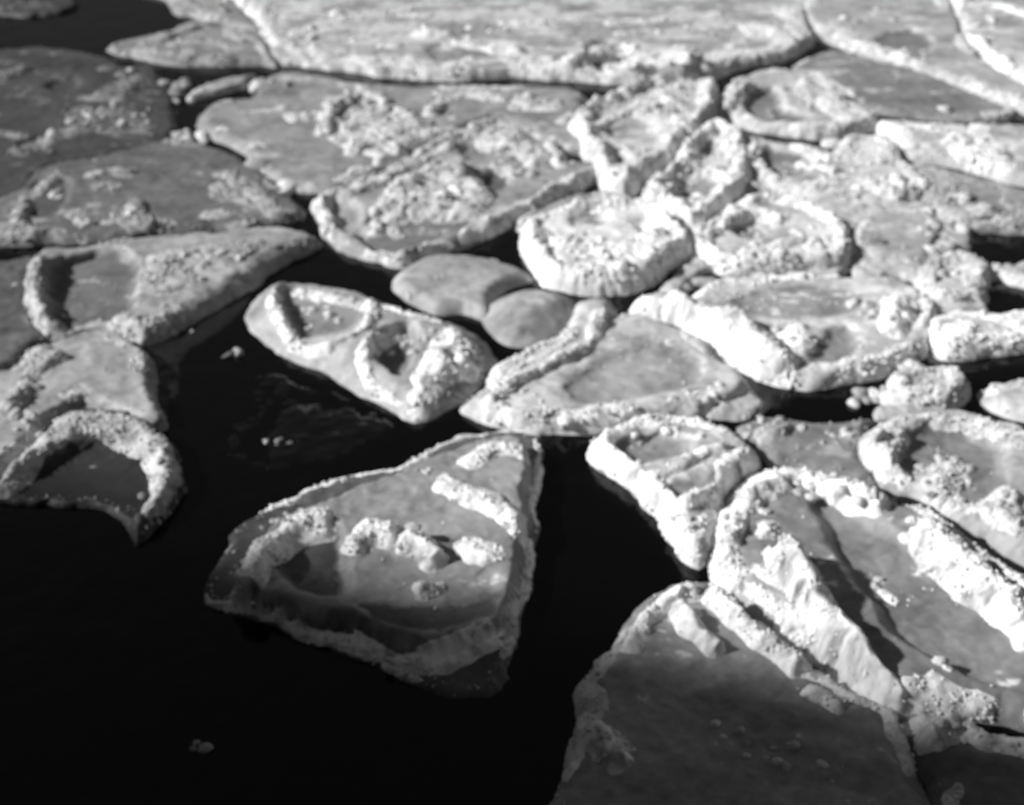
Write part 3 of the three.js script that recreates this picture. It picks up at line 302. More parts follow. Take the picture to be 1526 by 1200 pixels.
{"name":"ice_floe","label":"tall crumbly grey-white floe with a dark dimple, pressed against the very large far floe","out":[0.97,-20.41,1.14,-20.74,1.54,-21.3,2.17,-22.09,2.78,-22.37,3.42,-22.23,3.45,-21.58,3.25,-20.62,3.0,-19.98,2.6,-19.27,2.16,-18.54,1.75,-17.95,1.46,-18.09,1.29,-18.59,1.24,-19.14,1.1,-19.75],"fb":0.21,"tone":0.596,"rim":[0.167,0.216,0.95],"side":0.232,"snow":0.48,"white":0.67,"grow":0.09,"edge":0.05,"tiers":[],"basins":[[[1.47,-20.07,1.93,-20.36,2.35,-20.21,2.2,-19.78,1.66,-19.64],0.09,0.32],[[1.45,-18.83,1.62,-19.04,1.75,-18.78,1.58,-18.42],0.09,0.15]],"ridges":[[[1.12,-19.55,1.48,-20.28,1.95,-20.73,2.47,-21.04],0.12,0.14,1],[[1.21,-19.17,1.81,-18.98,2.46,-19.25],0.105,0.12,1],[[2.19,-20.14,2.39,-20.1,2.6,-19.96,2.81,-19.71],0.1,0.106,1],[[2.03,-18.94,2.08,-18.88,2.12,-18.75,2.15,-18.52],0.083,0.199,1],[[1.73,-19.29,1.81,-19.06,1.91,-18.89,2.0,-18.65],0.118,0.147,1],[[1.18,-19.93,1.3,-19.77,1.45,-19.86,1.59,-19.78],0.055,0.171,1],[[2.13,-21.43,2.33,-21.65,2.56,-21.7,2.77,-21.65],0.095,0.092,1]],"mounds":[[[1.85,-20.83,2.26,-21.8,3.19,-21.97,3.23,-20.83,2.85,-19.94,2.44,-20.08,2.03,-20.38],0.143,0.22]],"blocks":[[2.56,-21.3,0.67,0.08,0.83,16,0.104],[2.64,-19.94,0.32,0.04,0.35,5,0.089]]},
{"name":"ice_floe","label":"brilliant white snow-heaped floe with crumbling lumps, behind the smooth domed pancake","out":[0.14,-16.32,0.34,-16.69,0.82,-17.04,1.4,-17.2,1.86,-17.04,2.14,-16.82,2.27,-16.3,2.38,-16.08,2.13,-15.62,1.72,-15.05,1.35,-14.91,0.92,-14.94,0.51,-15.05,0.33,-15.5,0.2,-16.03],"fb":0.24,"tone":0.852,"rim":[0.105,0.162,1],"side":0.174,"snow":0.86,"white":0.9,"grow":0.09,"edge":0.05,"tiers":[],"basins":[[[0.76,-16.73,1.1,-16.95,1.37,-16.73,1.16,-16.3,0.84,-16.3],0.075,0.35],[[1.64,-16.62,1.89,-16.84,1.99,-16.41,1.79,-16.16],0.075,0.35]],"ridges":[],"mounds":[[[0.33,-15.99,0.69,-16.09,1.05,-15.99,1.5,-15.99,2.08,-16.4,2.21,-15.78,1.86,-15.01,1.4,-14.64,0.82,-14.82,0.49,-15.2],0.132,0.16]],"blocks":[[1.2,-15.49,0.79,0.04,0.71,27,0.074],[1.99,-16.41,0.23,0.04,0.39,6,0.074]]},
{"name":"ice_floe","label":"thin grey slab half hidden behind the brilliant white snow-heaped floe","out":[0.11,-16.9,0.65,-17.56,1.25,-17.84,1.67,-17.7,1.62,-17.48,0.93,-17.14,0.35,-16.7],"fb":0.09,"tone":0.355,"rim":[0.031,0.135,0.55],"side":0.174,"snow":0.21,"white":0.67,"grow":0.09,"edge":0.05,"tiers":[],"basins":[],"ridges":[],"mounds":[],"blocks":[]},
{"name":"ice_floe","label":"upright crumpled white floe with several shallow hollows, right of the dimpled crumbly floe","out":[1.97,-17.77,2.39,-18.52,2.95,-19.82,3.21,-20.22,3.53,-20.05,3.63,-19.53,3.57,-18.75,3.37,-17.92,2.86,-17.21,2.49,-16.64,2.26,-17.16,2.11,-17.52],"fb":0.18,"tone":0.682,"rim":[0.146,0.176,1],"side":0.189,"snow":0.66,"white":0.778,"grow":0.09,"edge":0.05,"tiers":[],"basins":[[[2.39,-18.02,2.8,-18.51,3.05,-18.14,2.86,-17.42,2.46,-17.31],0.105,0.35],[[2.89,-19.3,3.2,-19.72,3.31,-19.3,3.05,-18.9],0.075,0.3]],"ridges":[[[2.19,-17.59,2.76,-18.32,3.2,-18.2,3.18,-17.36],0.105,0.12,1],[[2.23,-17.0,2.35,-16.98,2.51,-17.06,2.64,-16.98],0.057,0.179,1],[[2.6,-17.78,2.7,-17.76,2.81,-17.67,2.93,-17.7],0.073,0.091,1],[[2.85,-18.36,3.03,-18.46,3.24,-18.54,3.42,-18.44],0.121,0.092,1],[[2.48,-17.29,2.63,-17.29,2.8,-17.28,2.96,-17.24],0.064,0.102,1]],"mounds":[],"blocks":[[2.65,-17.31,0.48,0.07,0.59,11,0.089],[3.27,-19.05,0.2,0.09,0.68,6,0.089]]},
{"name":"ice_floe","label":"pale floe with dark hollow behind its upturned left rim, framed by narrow black cracks","out":[3.47,-21.17,3.73,-22.07,4.12,-22.69,4.54,-23.09,5.11,-22.94,5.49,-22.41,5.68,-21.54,5.95,-20.85,5.97,-20.58,5.65,-20.36,5.06,-20.16,4.43,-20.27,3.93,-20.6,3.58,-20.93],"fb":0.17,"tone":0.483,"rim":[0.084,0.203,0.65],"side":0.174,"snow":0.28,"white":0.67,"grow":0.09,"edge":0.05,"tiers":[],"basins":[[[3.91,-21.23,4.18,-21.88,4.57,-22.15,4.58,-21.23,4.94,-20.77,4.67,-20.46,4.04,-20.61],0.15,0.24]],"ridges":[[[3.44,-20.59,3.76,-21.54,4.21,-22.21],0.165,0.13,1],[[3.84,-20.12,4.32,-19.83,4.88,-19.97],0.105,0.16,1],[[3.59,-20.54,3.75,-20.59,3.93,-20.65,4.13,-20.74],0.072,0.166,1],[[3.85,-20.78,4.07,-20.69,4.32,-20.5,4.58,-20.43],0.068,0.165,1],[[5.35,-20.09,5.45,-20.13,5.52,-19.94,5.61,-19.87],0.097,0.148,1],[[5.27,-20.66,5.46,-20.86,5.62,-20.83,5.8,-20.9],0.065,0.113,1],[[5.14,-21.47,5.22,-21.35,5.3,-21.18,5.39,-21.05],0.113,0.181,1]],"mounds":[[[4.81,-21.95,5.18,-22.71,5.52,-22.02,5.79,-20.67,5.48,-20.22,5.11,-20.82],0.11,0.28]],"blocks":[[5.29,-21.41,0.45,0.13,0.66,9,0.104],[4.35,-21.1,0.09,0.03,0.19,2,0.118],[4.75,-22.24,0.12,0.08,0.42,2,0.096]]},
{"name":"ice_floe","label":"smooth dark grey plate under a long white pressure ridge","out":[5.16,-23.47,6.0,-24.32,6.67,-23.93,7.43,-23.04,7.99,-22.0,8.43,-21.35,8.25,-20.99,7.54,-20.87,6.9,-20.99,6.22,-21.3,5.8,-22.01,5.51,-22.9],"fb":0.1,"tone":0.241,"rim":[0.031,0.162,0.55],"side":0.174,"snow":0.13,"white":0.67,"grow":0.09,"edge":0.05,"tiers":[],"basins":[],"ridges":[],"mounds":[],"blocks":[[7.2,-21.13,0.12,0.06,0.19,2,0.133],[5.92,-21.67,0.23,0.06,0.26,3,0.118]]},
{"name":"ice_floe","label":"far floe carrying a long white pressure ridge above the smooth dark plate","out":[5.94,-26.64,6.71,-28.55,9.3,-29.08,9.0,-26.95,8.61,-24.68,8.77,-22.76,9.48,-21.41,9.24,-20.63,8.42,-21.55,8.05,-22.21,7.48,-23.19,6.72,-24.08,6.21,-24.95],"fb":0.17,"tone":0.426,"rim":[0.052,0.27,0.55],"side":0.174,"snow":0.28,"white":0.67,"grow":0.09,"edge":0.05,"tiers":[],"basins":[[[6.87,-24.82,7.8,-25.44,7.91,-24.42,7.39,-23.83],0.075,0.2]],"ridges":[[[5.86,-25.37,6.17,-24.05,6.79,-23.55,7.35,-22.45,7.87,-21.43,8.31,-20.7],0.21,0.26,1]],"mounds":[[[6.31,-24.08,6.76,-24.4,7.44,-23.62,7.2,-22.96,6.63,-23.32],0.143,0.3]],"blocks":[[7.02,-23.87,0.74,0.11,0.47,7,0.126],[7.22,-26.37,0.81,0.16,0.7,5,0.111]]},
{"name":"ice_floe","label":"far pale floe with a broad bright snow bank, beyond the long white pressure ridge","out":[9.29,-29.04,12.5,-29.04,9.91,-21.87,8.94,-23.19,8.76,-25.1,9.09,-27.19],"fb":0.18,"tone":0.454,"rim":[0.063,0.27,0.65],"side":0.174,"snow":0.41,"white":0.81,"grow":0.09,"edge":0.05,"tiers":[],"basins":[],"ridges":[[[8.85,-26.51,9.81,-26.98,10.32,-26.06],0.105,0.2,1]],"mounds":[[[7.99,-25.04,8.66,-25.33,9.03,-24.42,9.23,-23.27,8.88,-22.2,8.44,-22.9,8.1,-23.83],0.165,0.5]],"blocks":[[9.36,-25.89,0.53,0.2,0.68,5,0.118]]},
{"name":"ice_floe","label":"pale snow-banked floe below the smooth dark plate","out":[6.01,-20.54,6.73,-20.42,7.36,-20.36,8.03,-20.42,9.15,-19.9,8.52,-18.07,7.67,-18.31,7.29,-18.59,6.79,-19.0,6.1,-19.35,6.1,-20.16],"fb":0.17,"tone":0.511,"rim":[0.063,0.243,0.65],"side":0.174,"snow":0.38,"white":0.864,"grow":0.09,"edge":0.05,"tiers":[],"basins":[],"ridges":[],"mounds":[[[6.71,-19.61,7.15,-20.04,7.7,-20.1,7.74,-19.2,7.59,-18.41,7.03,-18.54,6.73,-18.93],0.143,0.4],[[6.04,-19.65,6.37,-19.93,6.57,-19.65,6.35,-19.23,6.04,-19.23],0.11,0.3]],"blocks":[[7.03,-19.2,0.72,0.14,0.5,9,0.118],[6.29,-20.19,0.16,0.04,0.17,2,0.111]]},
{"name":"ice_floe","label":"rounded floe with white curled left rim and one dark hollow, in the rubble field","out":[3.59,-19.19,3.84,-19.78,4.39,-19.55,4.95,-19.17,5.3,-19.75,5.92,-19.78,5.99,-18.96,6.1,-18.32,6.11,-17.89,5.63,-17.64,5.14,-17.64,4.56,-17.66,4.12,-17.9,3.78,-18.24,3.59,-18.77],"fb":0.15,"tone":0.568,"rim":[0.073,0.189,0.75],"side":0.174,"snow":0.43,"white":0.756,"grow":0.09,"edge":0.05,"tiers":[],"basins":[[[3.78,-18.97,4.01,-19.46,4.46,-19.29,4.66,-18.97,4.35,-18.41,3.98,-18.33],0.135,0.24]],"ridges":[[[3.8,-19.37,3.59,-18.77,3.59,-18.11,3.79,-17.58],0.15,0.11,1],[[4.27,-17.81,4.91,-18.05,5.52,-18.12],0.09,0.18,1],[[4.57,-19.13,4.72,-19.1,4.87,-18.99,5.02,-18.86],0.079,0.096,1],[[5.2,-18.13,5.39,-18.05,5.63,-18.08,5.85,-18.03],0.102,0.125,1],[[4.33,-18.89,4.47,-18.88,4.6,-18.73,4.76,-18.7],0.115,0.116,1],[[5.14,-17.9,5.36,-17.77,5.64,-17.73,5.92,-17.71],0.126,0.131,1],[[5.1,-17.33,5.31,-17.37,5.56,-17.44,5.8,-17.45],0.083,0.175,1]],"mounds":[[[4.9,-18.93,5.25,-19.56,5.86,-19.56,5.89,-18.8,5.32,-18.54],0.055,0.3],[[5.59,-18.23,5.81,-18.28,5.74,-17.74,5.5,-17.62],0.121,0.25]],"blocks":[[5.11,-18.47,0.8,0.14,0.65,16,0.104],[5.74,-17.97,0.15,0.07,0.3,3,0.133]]},
{"name":"ice_floe","label":"broken white floe with ragged slabs between curled-rim floe and white-wedge floe","out":[2.48,-16.24,2.77,-16.73,3.22,-17.27,3.64,-17.54,4.17,-17.27,4.48,-16.82,4.53,-16.37,4.48,-15.79,4.32,-15.54,3.85,-15.43,3.14,-15.37,2.64,-15.62],"fb":0.18,"tone":0.596,"rim":[0.105,0.176,0.95],"side":0.174,"snow":0.56,"white":0.778,"grow":0.09,"edge":0.05,"tiers":[],"basins":[[[3.04,-16.64,3.45,-16.86,3.67,-16.53,3.34,-16.16,3.03,-16.22],0.105,0.28]],"ridges":[[[2.58,-16.02,3.03,-16.66,3.45,-16.99,3.77,-16.66],0.12,0.12,1],[[2.96,-15.54,3.45,-15.84,3.95,-16.15],0.105,0.12,1]],"mounds":[[[3.68,-15.6,3.95,-16.1,4.27,-15.9,4.32,-15.4,4.02,-15.08,3.69,-15.15],0.143,0.22]],"blocks":[[3.41,-16.12,0.82,0.14,0.81,21,0.096],[4.12,-15.81,0.27,0.08,0.41,5,0.096]]},
{"name":"ice_floe","label":"small smooth mid-grey floe with blurred pale edges, in the rubble field","out":[4.71,-16.38,5.08,-17.01,5.58,-17.14,5.95,-17.01,5.92,-16.59,5.65,-16.05,5.36,-15.66,4.92,-15.66,4.74,-15.93],"fb":0.132,"tone":0.426,"rim":[0.063,0.189,0.65],"side":0.174,"snow":0.26,"white":0.67,"grow":0.09,"edge":0.05,"tiers":[],"basins":[],"ridges":[],"mounds":[],"blocks":[[5.7,-16.32,0.12,0.11,0.43,4,0.111],[4.97,-15.42,0.27,0.03,0.11,4,0.104]]},
{"name":"ice_floe","label":"dull dark floe with smeared surface above the short black gap","out":[6.04,-17.82,6.39,-18.26,7.08,-18.31,7.53,-17.96,8.37,-17.72,7.98,-16.59,7.12,-16.64,6.62,-16.7,6.28,-16.76,6.06,-17.21],"fb":0.1,"tone":0.284,"rim":[0.052,0.27,0.65],"side":0.174,"snow":0.28,"white":0.454,"grow":0.09,"edge":0.05,"tiers":[],"basins":[],"ridges":[[[6.57,-16.95,6.76,-16.86,6.97,-16.73,7.22,-16.74],0.123,0.114,1],[[6.46,-17.26,6.57,-17.2,6.68,-17.07,6.82,-17.04],0.114,0.142,1],[[6.88,-16.59,6.96,-16.6,7.07,-16.69,7.17,-16.71],0.06,0.157,1],[[7.05,-17.45,7.13,-17.44,7.2,-17.33,7.27,-17.23],0.083,0.179,1],[[7.18,-17.27,7.35,-17.22,7.56,-17.16,7.77,-17.14],0.074,0.138,1]],"mounds":[],"blocks":[[6.37,-17.37,0.29,0.09,0.33,5,0.126],[6.38,-16.92,0.38,0.06,0.23,5,0.111]]},
{"name":"ice_floe","label":"soft pale slush floe left of the dark round hole","out":[5.23,-14.97,5.46,-15.45,5.86,-15.76,6.11,-15.65,6.2,-15.32,6.04,-15.05,5.82,-14.57,5.38,-14.57,5.31,-14.8],"fb":0.144,"tone":0.596,"rim":[0.084,0.189,0.75],"side":0.174,"snow":0.43,"white":0.67,"grow":0.09,"edge":0.05,"tiers":[],"basins":[],"ridges":[],"mounds":[[[5.82,-15.32,6.03,-15.46,6.06,-15.08,5.84,-14.68,5.7,-14.77],0.088,0.2]],"blocks":[[5.67,-15.11,0.26,0.1,0.34,6,0.104]]},
{"name":"ice_floe","label":"little grey floe between the short black gap and the dark round hole","out":[6.21,-15.42,6.73,-15.54,7.37,-15.5,7.16,-14.83,6.67,-15.01,6.44,-15.24],"fb":0.12,"tone":0.454,"rim":[0.052,0.162,0.65],"side":0.174,"snow":0.23,"white":0.67,"grow":0.09,"edge":0.05,"tiers":[],"basins":[],"ridges":[],"mounds":[],"blocks":[]},
{"name":"ice_floe","label":"rounded white snow pillow floe below the dark round hole","out":[5.04,-13.74,5.19,-13.99,5.56,-14.15,5.93,-14.02,6.26,-14.12,7.01,-14.07,6.83,-13.46,6.08,-13.46,5.6,-13.34,5.12,-13.28,5.03,-13.52],"fb":0.18,"tone":0.596,"rim":[0.052,0.189,0.65],"side":0.174,"snow":0.38,"white":0.9,"grow":0.09,"edge":0.05,"tiers":[],"basins":[],"ridges":[],"mounds":[[[5.01,-13.58,5.3,-13.97,5.62,-13.94,5.64,-13.5,5.36,-13.19,4.99,-13.14],0.11,0.5]],"blocks":[[5.93,-13.74,0.2,0.06,0.2,4,0.104]]},
{"name":"ice_floe","label":"large bright floe with a brilliant white wedge-shaped face and knobbly right end","out":[1.56,-14.4,1.87,-14.65,2.14,-14.41,2.53,-14.83,3.06,-14.98,3.76,-15.06,4.45,-15.06,4.94,-14.98,5.17,-14.65,5.2,-14.37,5.03,-13.85,4.81,-13.3,4.41,-13.0,3.9,-12.78,3.33,-12.64,2.97,-12.78,2.7,-13.0,2.44,-13.38,2.18,-13.94,1.88,-14.21],"fb":0.192,"tone":0.625,"rim":[0.063,0.162,0.65],"side":0.232,"snow":0.41,"white":0.9,"grow":0.09,"edge":0.05,"tiers":[],"basins":[[[3.37,-12.95,3.73,-13.57,4.08,-13.73,4.06,-13.25,3.74,-12.88],0.09,0.3],[[2.72,-14.4,3.28,-14.75,4.28,-14.66,4.35,-14.22,3.71,-13.89,2.99,-13.97],0.045,0.36]],"ridges":[[[1.85,-14.18,2.24,-13.98,2.56,-13.71,2.8,-13.2,2.98,-12.67],0.315,0.32,0.1]],"mounds":[[[3.08,-13.56,3.44,-13.8,3.64,-13.4,3.45,-13.02,3.17,-12.72,3.0,-13.09],0.11,0.2],[[4.34,-13.86,4.64,-14.46,5.04,-14.55,5.0,-13.95,4.62,-13.38,4.32,-13.46],0.143,0.2]],"blocks":[[3.38,-13.48,0.28,0.07,0.35,7,0.089],[4.63,-14.05,0.37,0.12,0.48,11,0.104],[4.26,-14.22,0.17,0.06,0.26,3,0.089],[3.33,-15.06,0.69,0.02,0.15,6,0.089]]},
{"name":"ice_floe","label":"pale floe with double-ridged left edge, overlapped by the white-wedge floe","out":[-0.46,-12.12,-0.32,-12.32,-0.18,-12.79,0.21,-13.24,0.62,-13.64,0.87,-14.34,1.19,-14.48,1.22,-14.05,1.53,-14.13,1.83,-13.83,2.13,-13.57,2.37,-13.02,2.6,-12.65,2.61,-12.42,2.2,-12.16,1.74,-12.0,1.29,-11.86,0.7,-11.76,0.12,-11.79,-0.24,-11.92],"fb":0.192,"tone":0.596,"rim":[0.052,0.135,0.7],"side":0.174,"snow":0.34,"white":0.756,"grow":0.09,"edge":0.05,"tiers":[],"basins":[[[0.58,-12.44,0.9,-12.88,1.55,-13.33,2.02,-13.25,2.18,-12.66,1.84,-12.31,1.23,-12.1,0.71,-12.03],0.053,0.34]],"ridges":[[[-0.28,-11.95,-0.02,-12.36,0.43,-12.8,0.83,-13.17,1.02,-13.73,1.07,-14.06],0.165,0.11,1],[[-0.21,-12.27,0.05,-12.7,0.52,-13.19,0.79,-13.61],0.075,0.07,1],[[-0.41,-11.85,-0.16,-11.63,0.26,-11.5],0.09,0.1,1],[[0.26,-11.61,0.62,-11.71,0.98,-11.73,1.42,-11.87],0.128,0.12,1]],"mounds":[[[1.8,-11.96,1.98,-12.3,2.3,-12.51,2.54,-12.3,2.45,-11.99,2.07,-11.83],0.099,0.2],[[1.59,-13.78,1.89,-13.61,2.16,-13.15,1.83,-12.99,1.62,-13.3],0.033,0.2]],"blocks":[[2.2,-12.23,0.29,0.03,0.25,7,0.081],[0.05,-12.09,0.29,0.0,0.21,5,0.059],[0.84,-11.76,0.5,0.01,0.09,5,0.059]]},
{"name":"pancake_ice","label":"smooth rounded pale grey pancake plate partly under the domed pancake","out":[-1.52,-15.06,-1.43,-15.37,-1.1,-15.76,-0.56,-15.78,-0.03,-15.51,0.22,-15.24,-0.03,-15.01,-0.24,-14.72,-0.29,-14.17,-0.61,-14.38,-0.94,-14.34,-1.3,-14.69],"fb":0.156,"tone":0.36,"rim":[0.019,0.135,0.3],"side":0.189,"snow":0.05,"white":0.62,"grow":0.04,"edge":0.02,"tiers":[],"basins":[],"ridges":[],"mounds":[],"blocks":[[-1.27,-14.54,0.09,-0.01,0.18,2,0.059],[-0.2,-15.56,0.19,0.0,0.12,3,0.059]]},
{"name":"pancake_ice","label":"small smooth domed grey pancake, like an upturned dish, without any snow","out":[-0.37,-14.34,-0.25,-14.57,0.14,-14.88,0.57,-14.79,0.84,-14.46,0.82,-14.31,0.61,-13.88,0.31,-13.59,-0.02,-13.55,-0.27,-13.91],"fb":0.216,"tone":0.32,"rim":[0.0,0.135,0],"side":0.493,"snow":0.0,"white":0.62,"grow":0.04,"edge":0.02,"tiers":[],"basins":[],"ridges":[],"mounds":[],"blocks":[]},
{"name":"ice_floe","label":"kidney-shaped floe with two round rimmed hollows and smooth sloping sides","out":[-3.26,-14.31,-3.23,-14.66,-3.03,-15.05,-2.51,-15.01,-1.89,-14.76,-1.35,-14.3,-0.84,-14.02,-0.49,-13.78,-0.24,-13.4,-0.19,-13.08,-0.34,-12.69,-0.53,-12.36,-0.82,-12.08,-1.05,-11.94,-1.36,-12.17,-1.77,-12.56,-2.2,-12.99,-2.72,-13.37,-3.07,-13.81],"fb":0.252,"tone":0.4,"rim":[0.0,0.162,0],"side":0.493,"snow":0.1,"white":0.8,"grow":0.04,"edge":0.03,"tiers":[],"basins":[[[-2.95,-14.64,-2.85,-14.96,-2.42,-14.91,-1.83,-14.6,-1.76,-14.11,-1.94,-13.62,-2.32,-13.46,-2.62,-13.65],0.165,0.3],[[-1.65,-13.23,-1.54,-13.62,-1.23,-13.78,-1.09,-13.46,-1.14,-13.0,-1.23,-12.56,-1.43,-12.73],0.195,0.22]],"ridges":[[[-2.92,-14.65,-2.94,-14.21,-2.74,-13.71,-2.52,-13.31,-2.12,-13.2,-1.77,-13.55,-1.69,-14.04,-1.89,-14.38,-2.38,-14.67,-2.81,-14.78],0.105,0.09,1],[[-1.3,-13.69,-1.59,-13.37,-1.7,-12.91,-1.54,-12.4,-1.19,-12.05],0.12,0.09,1],[[-1.59,-14.25,-1.16,-13.95,-0.83,-13.78],0.075,0.08,1]],"mounds":[[[-1.25,-11.86,-1.21,-12.4,-1.09,-12.91,-0.97,-13.45,-0.58,-13.61,-0.29,-13.14,-0.29,-12.69,-0.55,-12.47,-0.75,-11.99,-0.98,-11.7],0.121,0.2],[[-2.87,-14.59,-2.66,-14.9,-2.22,-14.77,-2.03,-14.5,-2.6,-14.41],0.055,0.15]],"blocks":[[-2.39,-14.02,0.33,-0.05,0.43,9,0.074],[-0.88,-13.22,0.35,-0.02,0.44,9,0.067],[-0.49,-13.07,0.16,-0.01,0.31,5,0.074],[-1.36,-13.38,0.12,-0.02,0.23,2,0.074]]},
{"name":"ice_floe","label":"shield-shaped floe with white layered left wall and snow bars across its top","out":[0.82,-11.32,0.97,-11.48,1.34,-11.74,1.78,-11.79,2.11,-11.62,2.38,-11.48,2.58,-11.05,2.4,-10.9,2.15,-10.51,1.99,-9.94,1.86,-9.58,1.75,-9.49,1.58,-9.66,1.45,-10.12,1.25,-10.51,0.98,-10.9,0.84,-11.15],"fb":0.24,"tone":0.44,"rim":[0.084,0.121,0.75],"side":0.189,"snow":0.28,"white":0.886,"grow":0.0,"edge":0.05,"tiers":[],"basins":[[[1.09,-11.14,1.28,-11.38,1.6,-11.44,1.86,-11.26,1.77,-11.02,1.34,-10.84,1.17,-10.9],0.105,0.26],[[1.5,-10.39,1.86,-10.61,2.14,-10.72,1.96,-10.39,1.61,-10.23],0.075,0.3]],"ridges":[[[0.89,-11.18,0.96,-10.82,1.17,-10.47,1.37,-10.15,1.5,-9.86],0.165,0.1,1],[[0.83,-11.1,0.87,-10.75,1.1,-10.41,1.3,-10.1],0.075,0.07,1],[[1.27,-10.52,1.59,-10.69,1.96,-10.99,2.24,-11.05],0.12,0.09,1],[[1.59,-10.06,1.94,-10.33,2.28,-10.66,2.48,-10.78],0.15,0.1,1]],"mounds":[[[1.39,-10.03,1.54,-10.19,1.61,-9.98,1.49,-9.72,1.4,-9.79],0.152,0.15],[[1.54,-9.6,1.69,-9.8,1.76,-9.6,1.69,-9.29,1.58,-9.4],0.095,0.15]],"blocks":[[1.67,-11.43,0.42,0.02,0.23,9,0.074],[1.89,-9.85,0.06,0.03,0.2,2,0.059],[1.57,-9.85,0.13,0.03,0.26,4,0.059]]},
{"name":"ice_floe","label":"low dull grey crumbly floe filling the gap behind the shield-shaped floe","out":[2.42,-11.8,2.9,-11.96,3.39,-11.88,3.96,-11.94,3.81,-11.68,3.64,-11.07,3.73,-10.75,3.33,-10.81,2.95,-10.99,2.63,-11.1,2.56,-11.52],"fb":0.096,"tone":0.22,"rim":[0.042,0.162,0.65],"side":0.174,"snow":0.2,"white":0.454,"grow":0.0,"edge":0.05,"tiers":[],"basins":[],"ridges":[],"mounds":[[[2.47,-11.57,2.79,-11.8,3.08,-11.76,2.95,-11.44,2.57,-11.32],0.133,0.2]],"blocks":[[2.85,-11.64,0.35,0.03,0.19,10,0.074],[3.47,-11.52,0.24,0.05,0.25,5,0.067]]},
{"name":"ice_floe","label":"crumbly pale floe of frozen slush right of the long black gap","out":[4.07,-12.38,4.31,-12.69,4.66,-12.85,5.04,-12.81,5.19,-12.51,5.11,-12.29,4.73,-12.12,4.26,-12.09,4.08,-12.26],"fb":0.156,"tone":0.568,"rim":[0.105,0.189,0.85],"side":0.174,"snow":0.51,"white":0.67,"grow":0.0,"edge":0.05,"tiers":[],"basins":[],"ridges":[],"mounds":[],"blocks":[[4.51,-12.28,0.44,0.09,0.34,14,0.089]]},
{"name":"ice_floe","label":"small smooth pale floe beside the slush floe, under the right-hand black crack","out":[5.23,-12.48,5.5,-12.61,5.8,-12.69,6.51,-12.69,6.24,-11.84,5.59,-11.94,5.31,-12.09],"fb":0.156,"tone":0.54,"rim":[0.052,0.162,0.55],"side":0.174,"snow":0.26,"white":0.67,"grow":0.0,"edge":0.05,"tiers":[],"basins":[],"ridges":[],"mounds":[],"blocks":[]},
{"name":"ice_floe","label":"round hollow floe with curled white double rim and crumbly grey middle","out":[3.63,-11.37,3.77,-11.57,4.15,-11.78,4.74,-11.83,5.2,-11.7,5.4,-11.51,6.13,-11.28,5.3,-8.96,4.8,-9.52,4.64,-9.74,4.45,-9.96,4.22,-10.31,3.95,-10.56,3.68,-10.86],"fb":0.216,"tone":0.374,"rim":[0.084,0.176,0.75],"side":0.174,"snow":0.23,"white":0.67,"grow":0.0,"edge":0.05,"tiers":[],"basins":[[[3.88,-10.93,4.1,-11.42,4.54,-11.6,4.95,-11.54,5.08,-11.05,4.84,-10.48,4.42,-10.2,4.16,-10.42],0.135,0.26]],"ridges":[[[3.9,-11.4,3.63,-11.15,3.52,-10.79,3.55,-10.51,3.74,-10.32],0.165,0.11,1],[[4.12,-11.43,3.97,-11.12,3.8,-10.83,3.81,-10.6],0.135,0.09,1],[[4.86,-10.42,4.66,-9.99,4.82,-9.79],0.09,0.2,1]],"mounds":[[[3.87,-10.68,4.4,-11.15,4.75,-11.15,4.68,-10.68,4.31,-10.34,4.0,-10.4],0.123,0.15]],"blocks":[[4.3,-10.75,0.41,0.13,0.47,16,0.074],[3.97,-10.52,0.17,0.03,0.11,4,0.074],[4.77,-10.09,0.13,0.07,0.21,4,0.089]]},
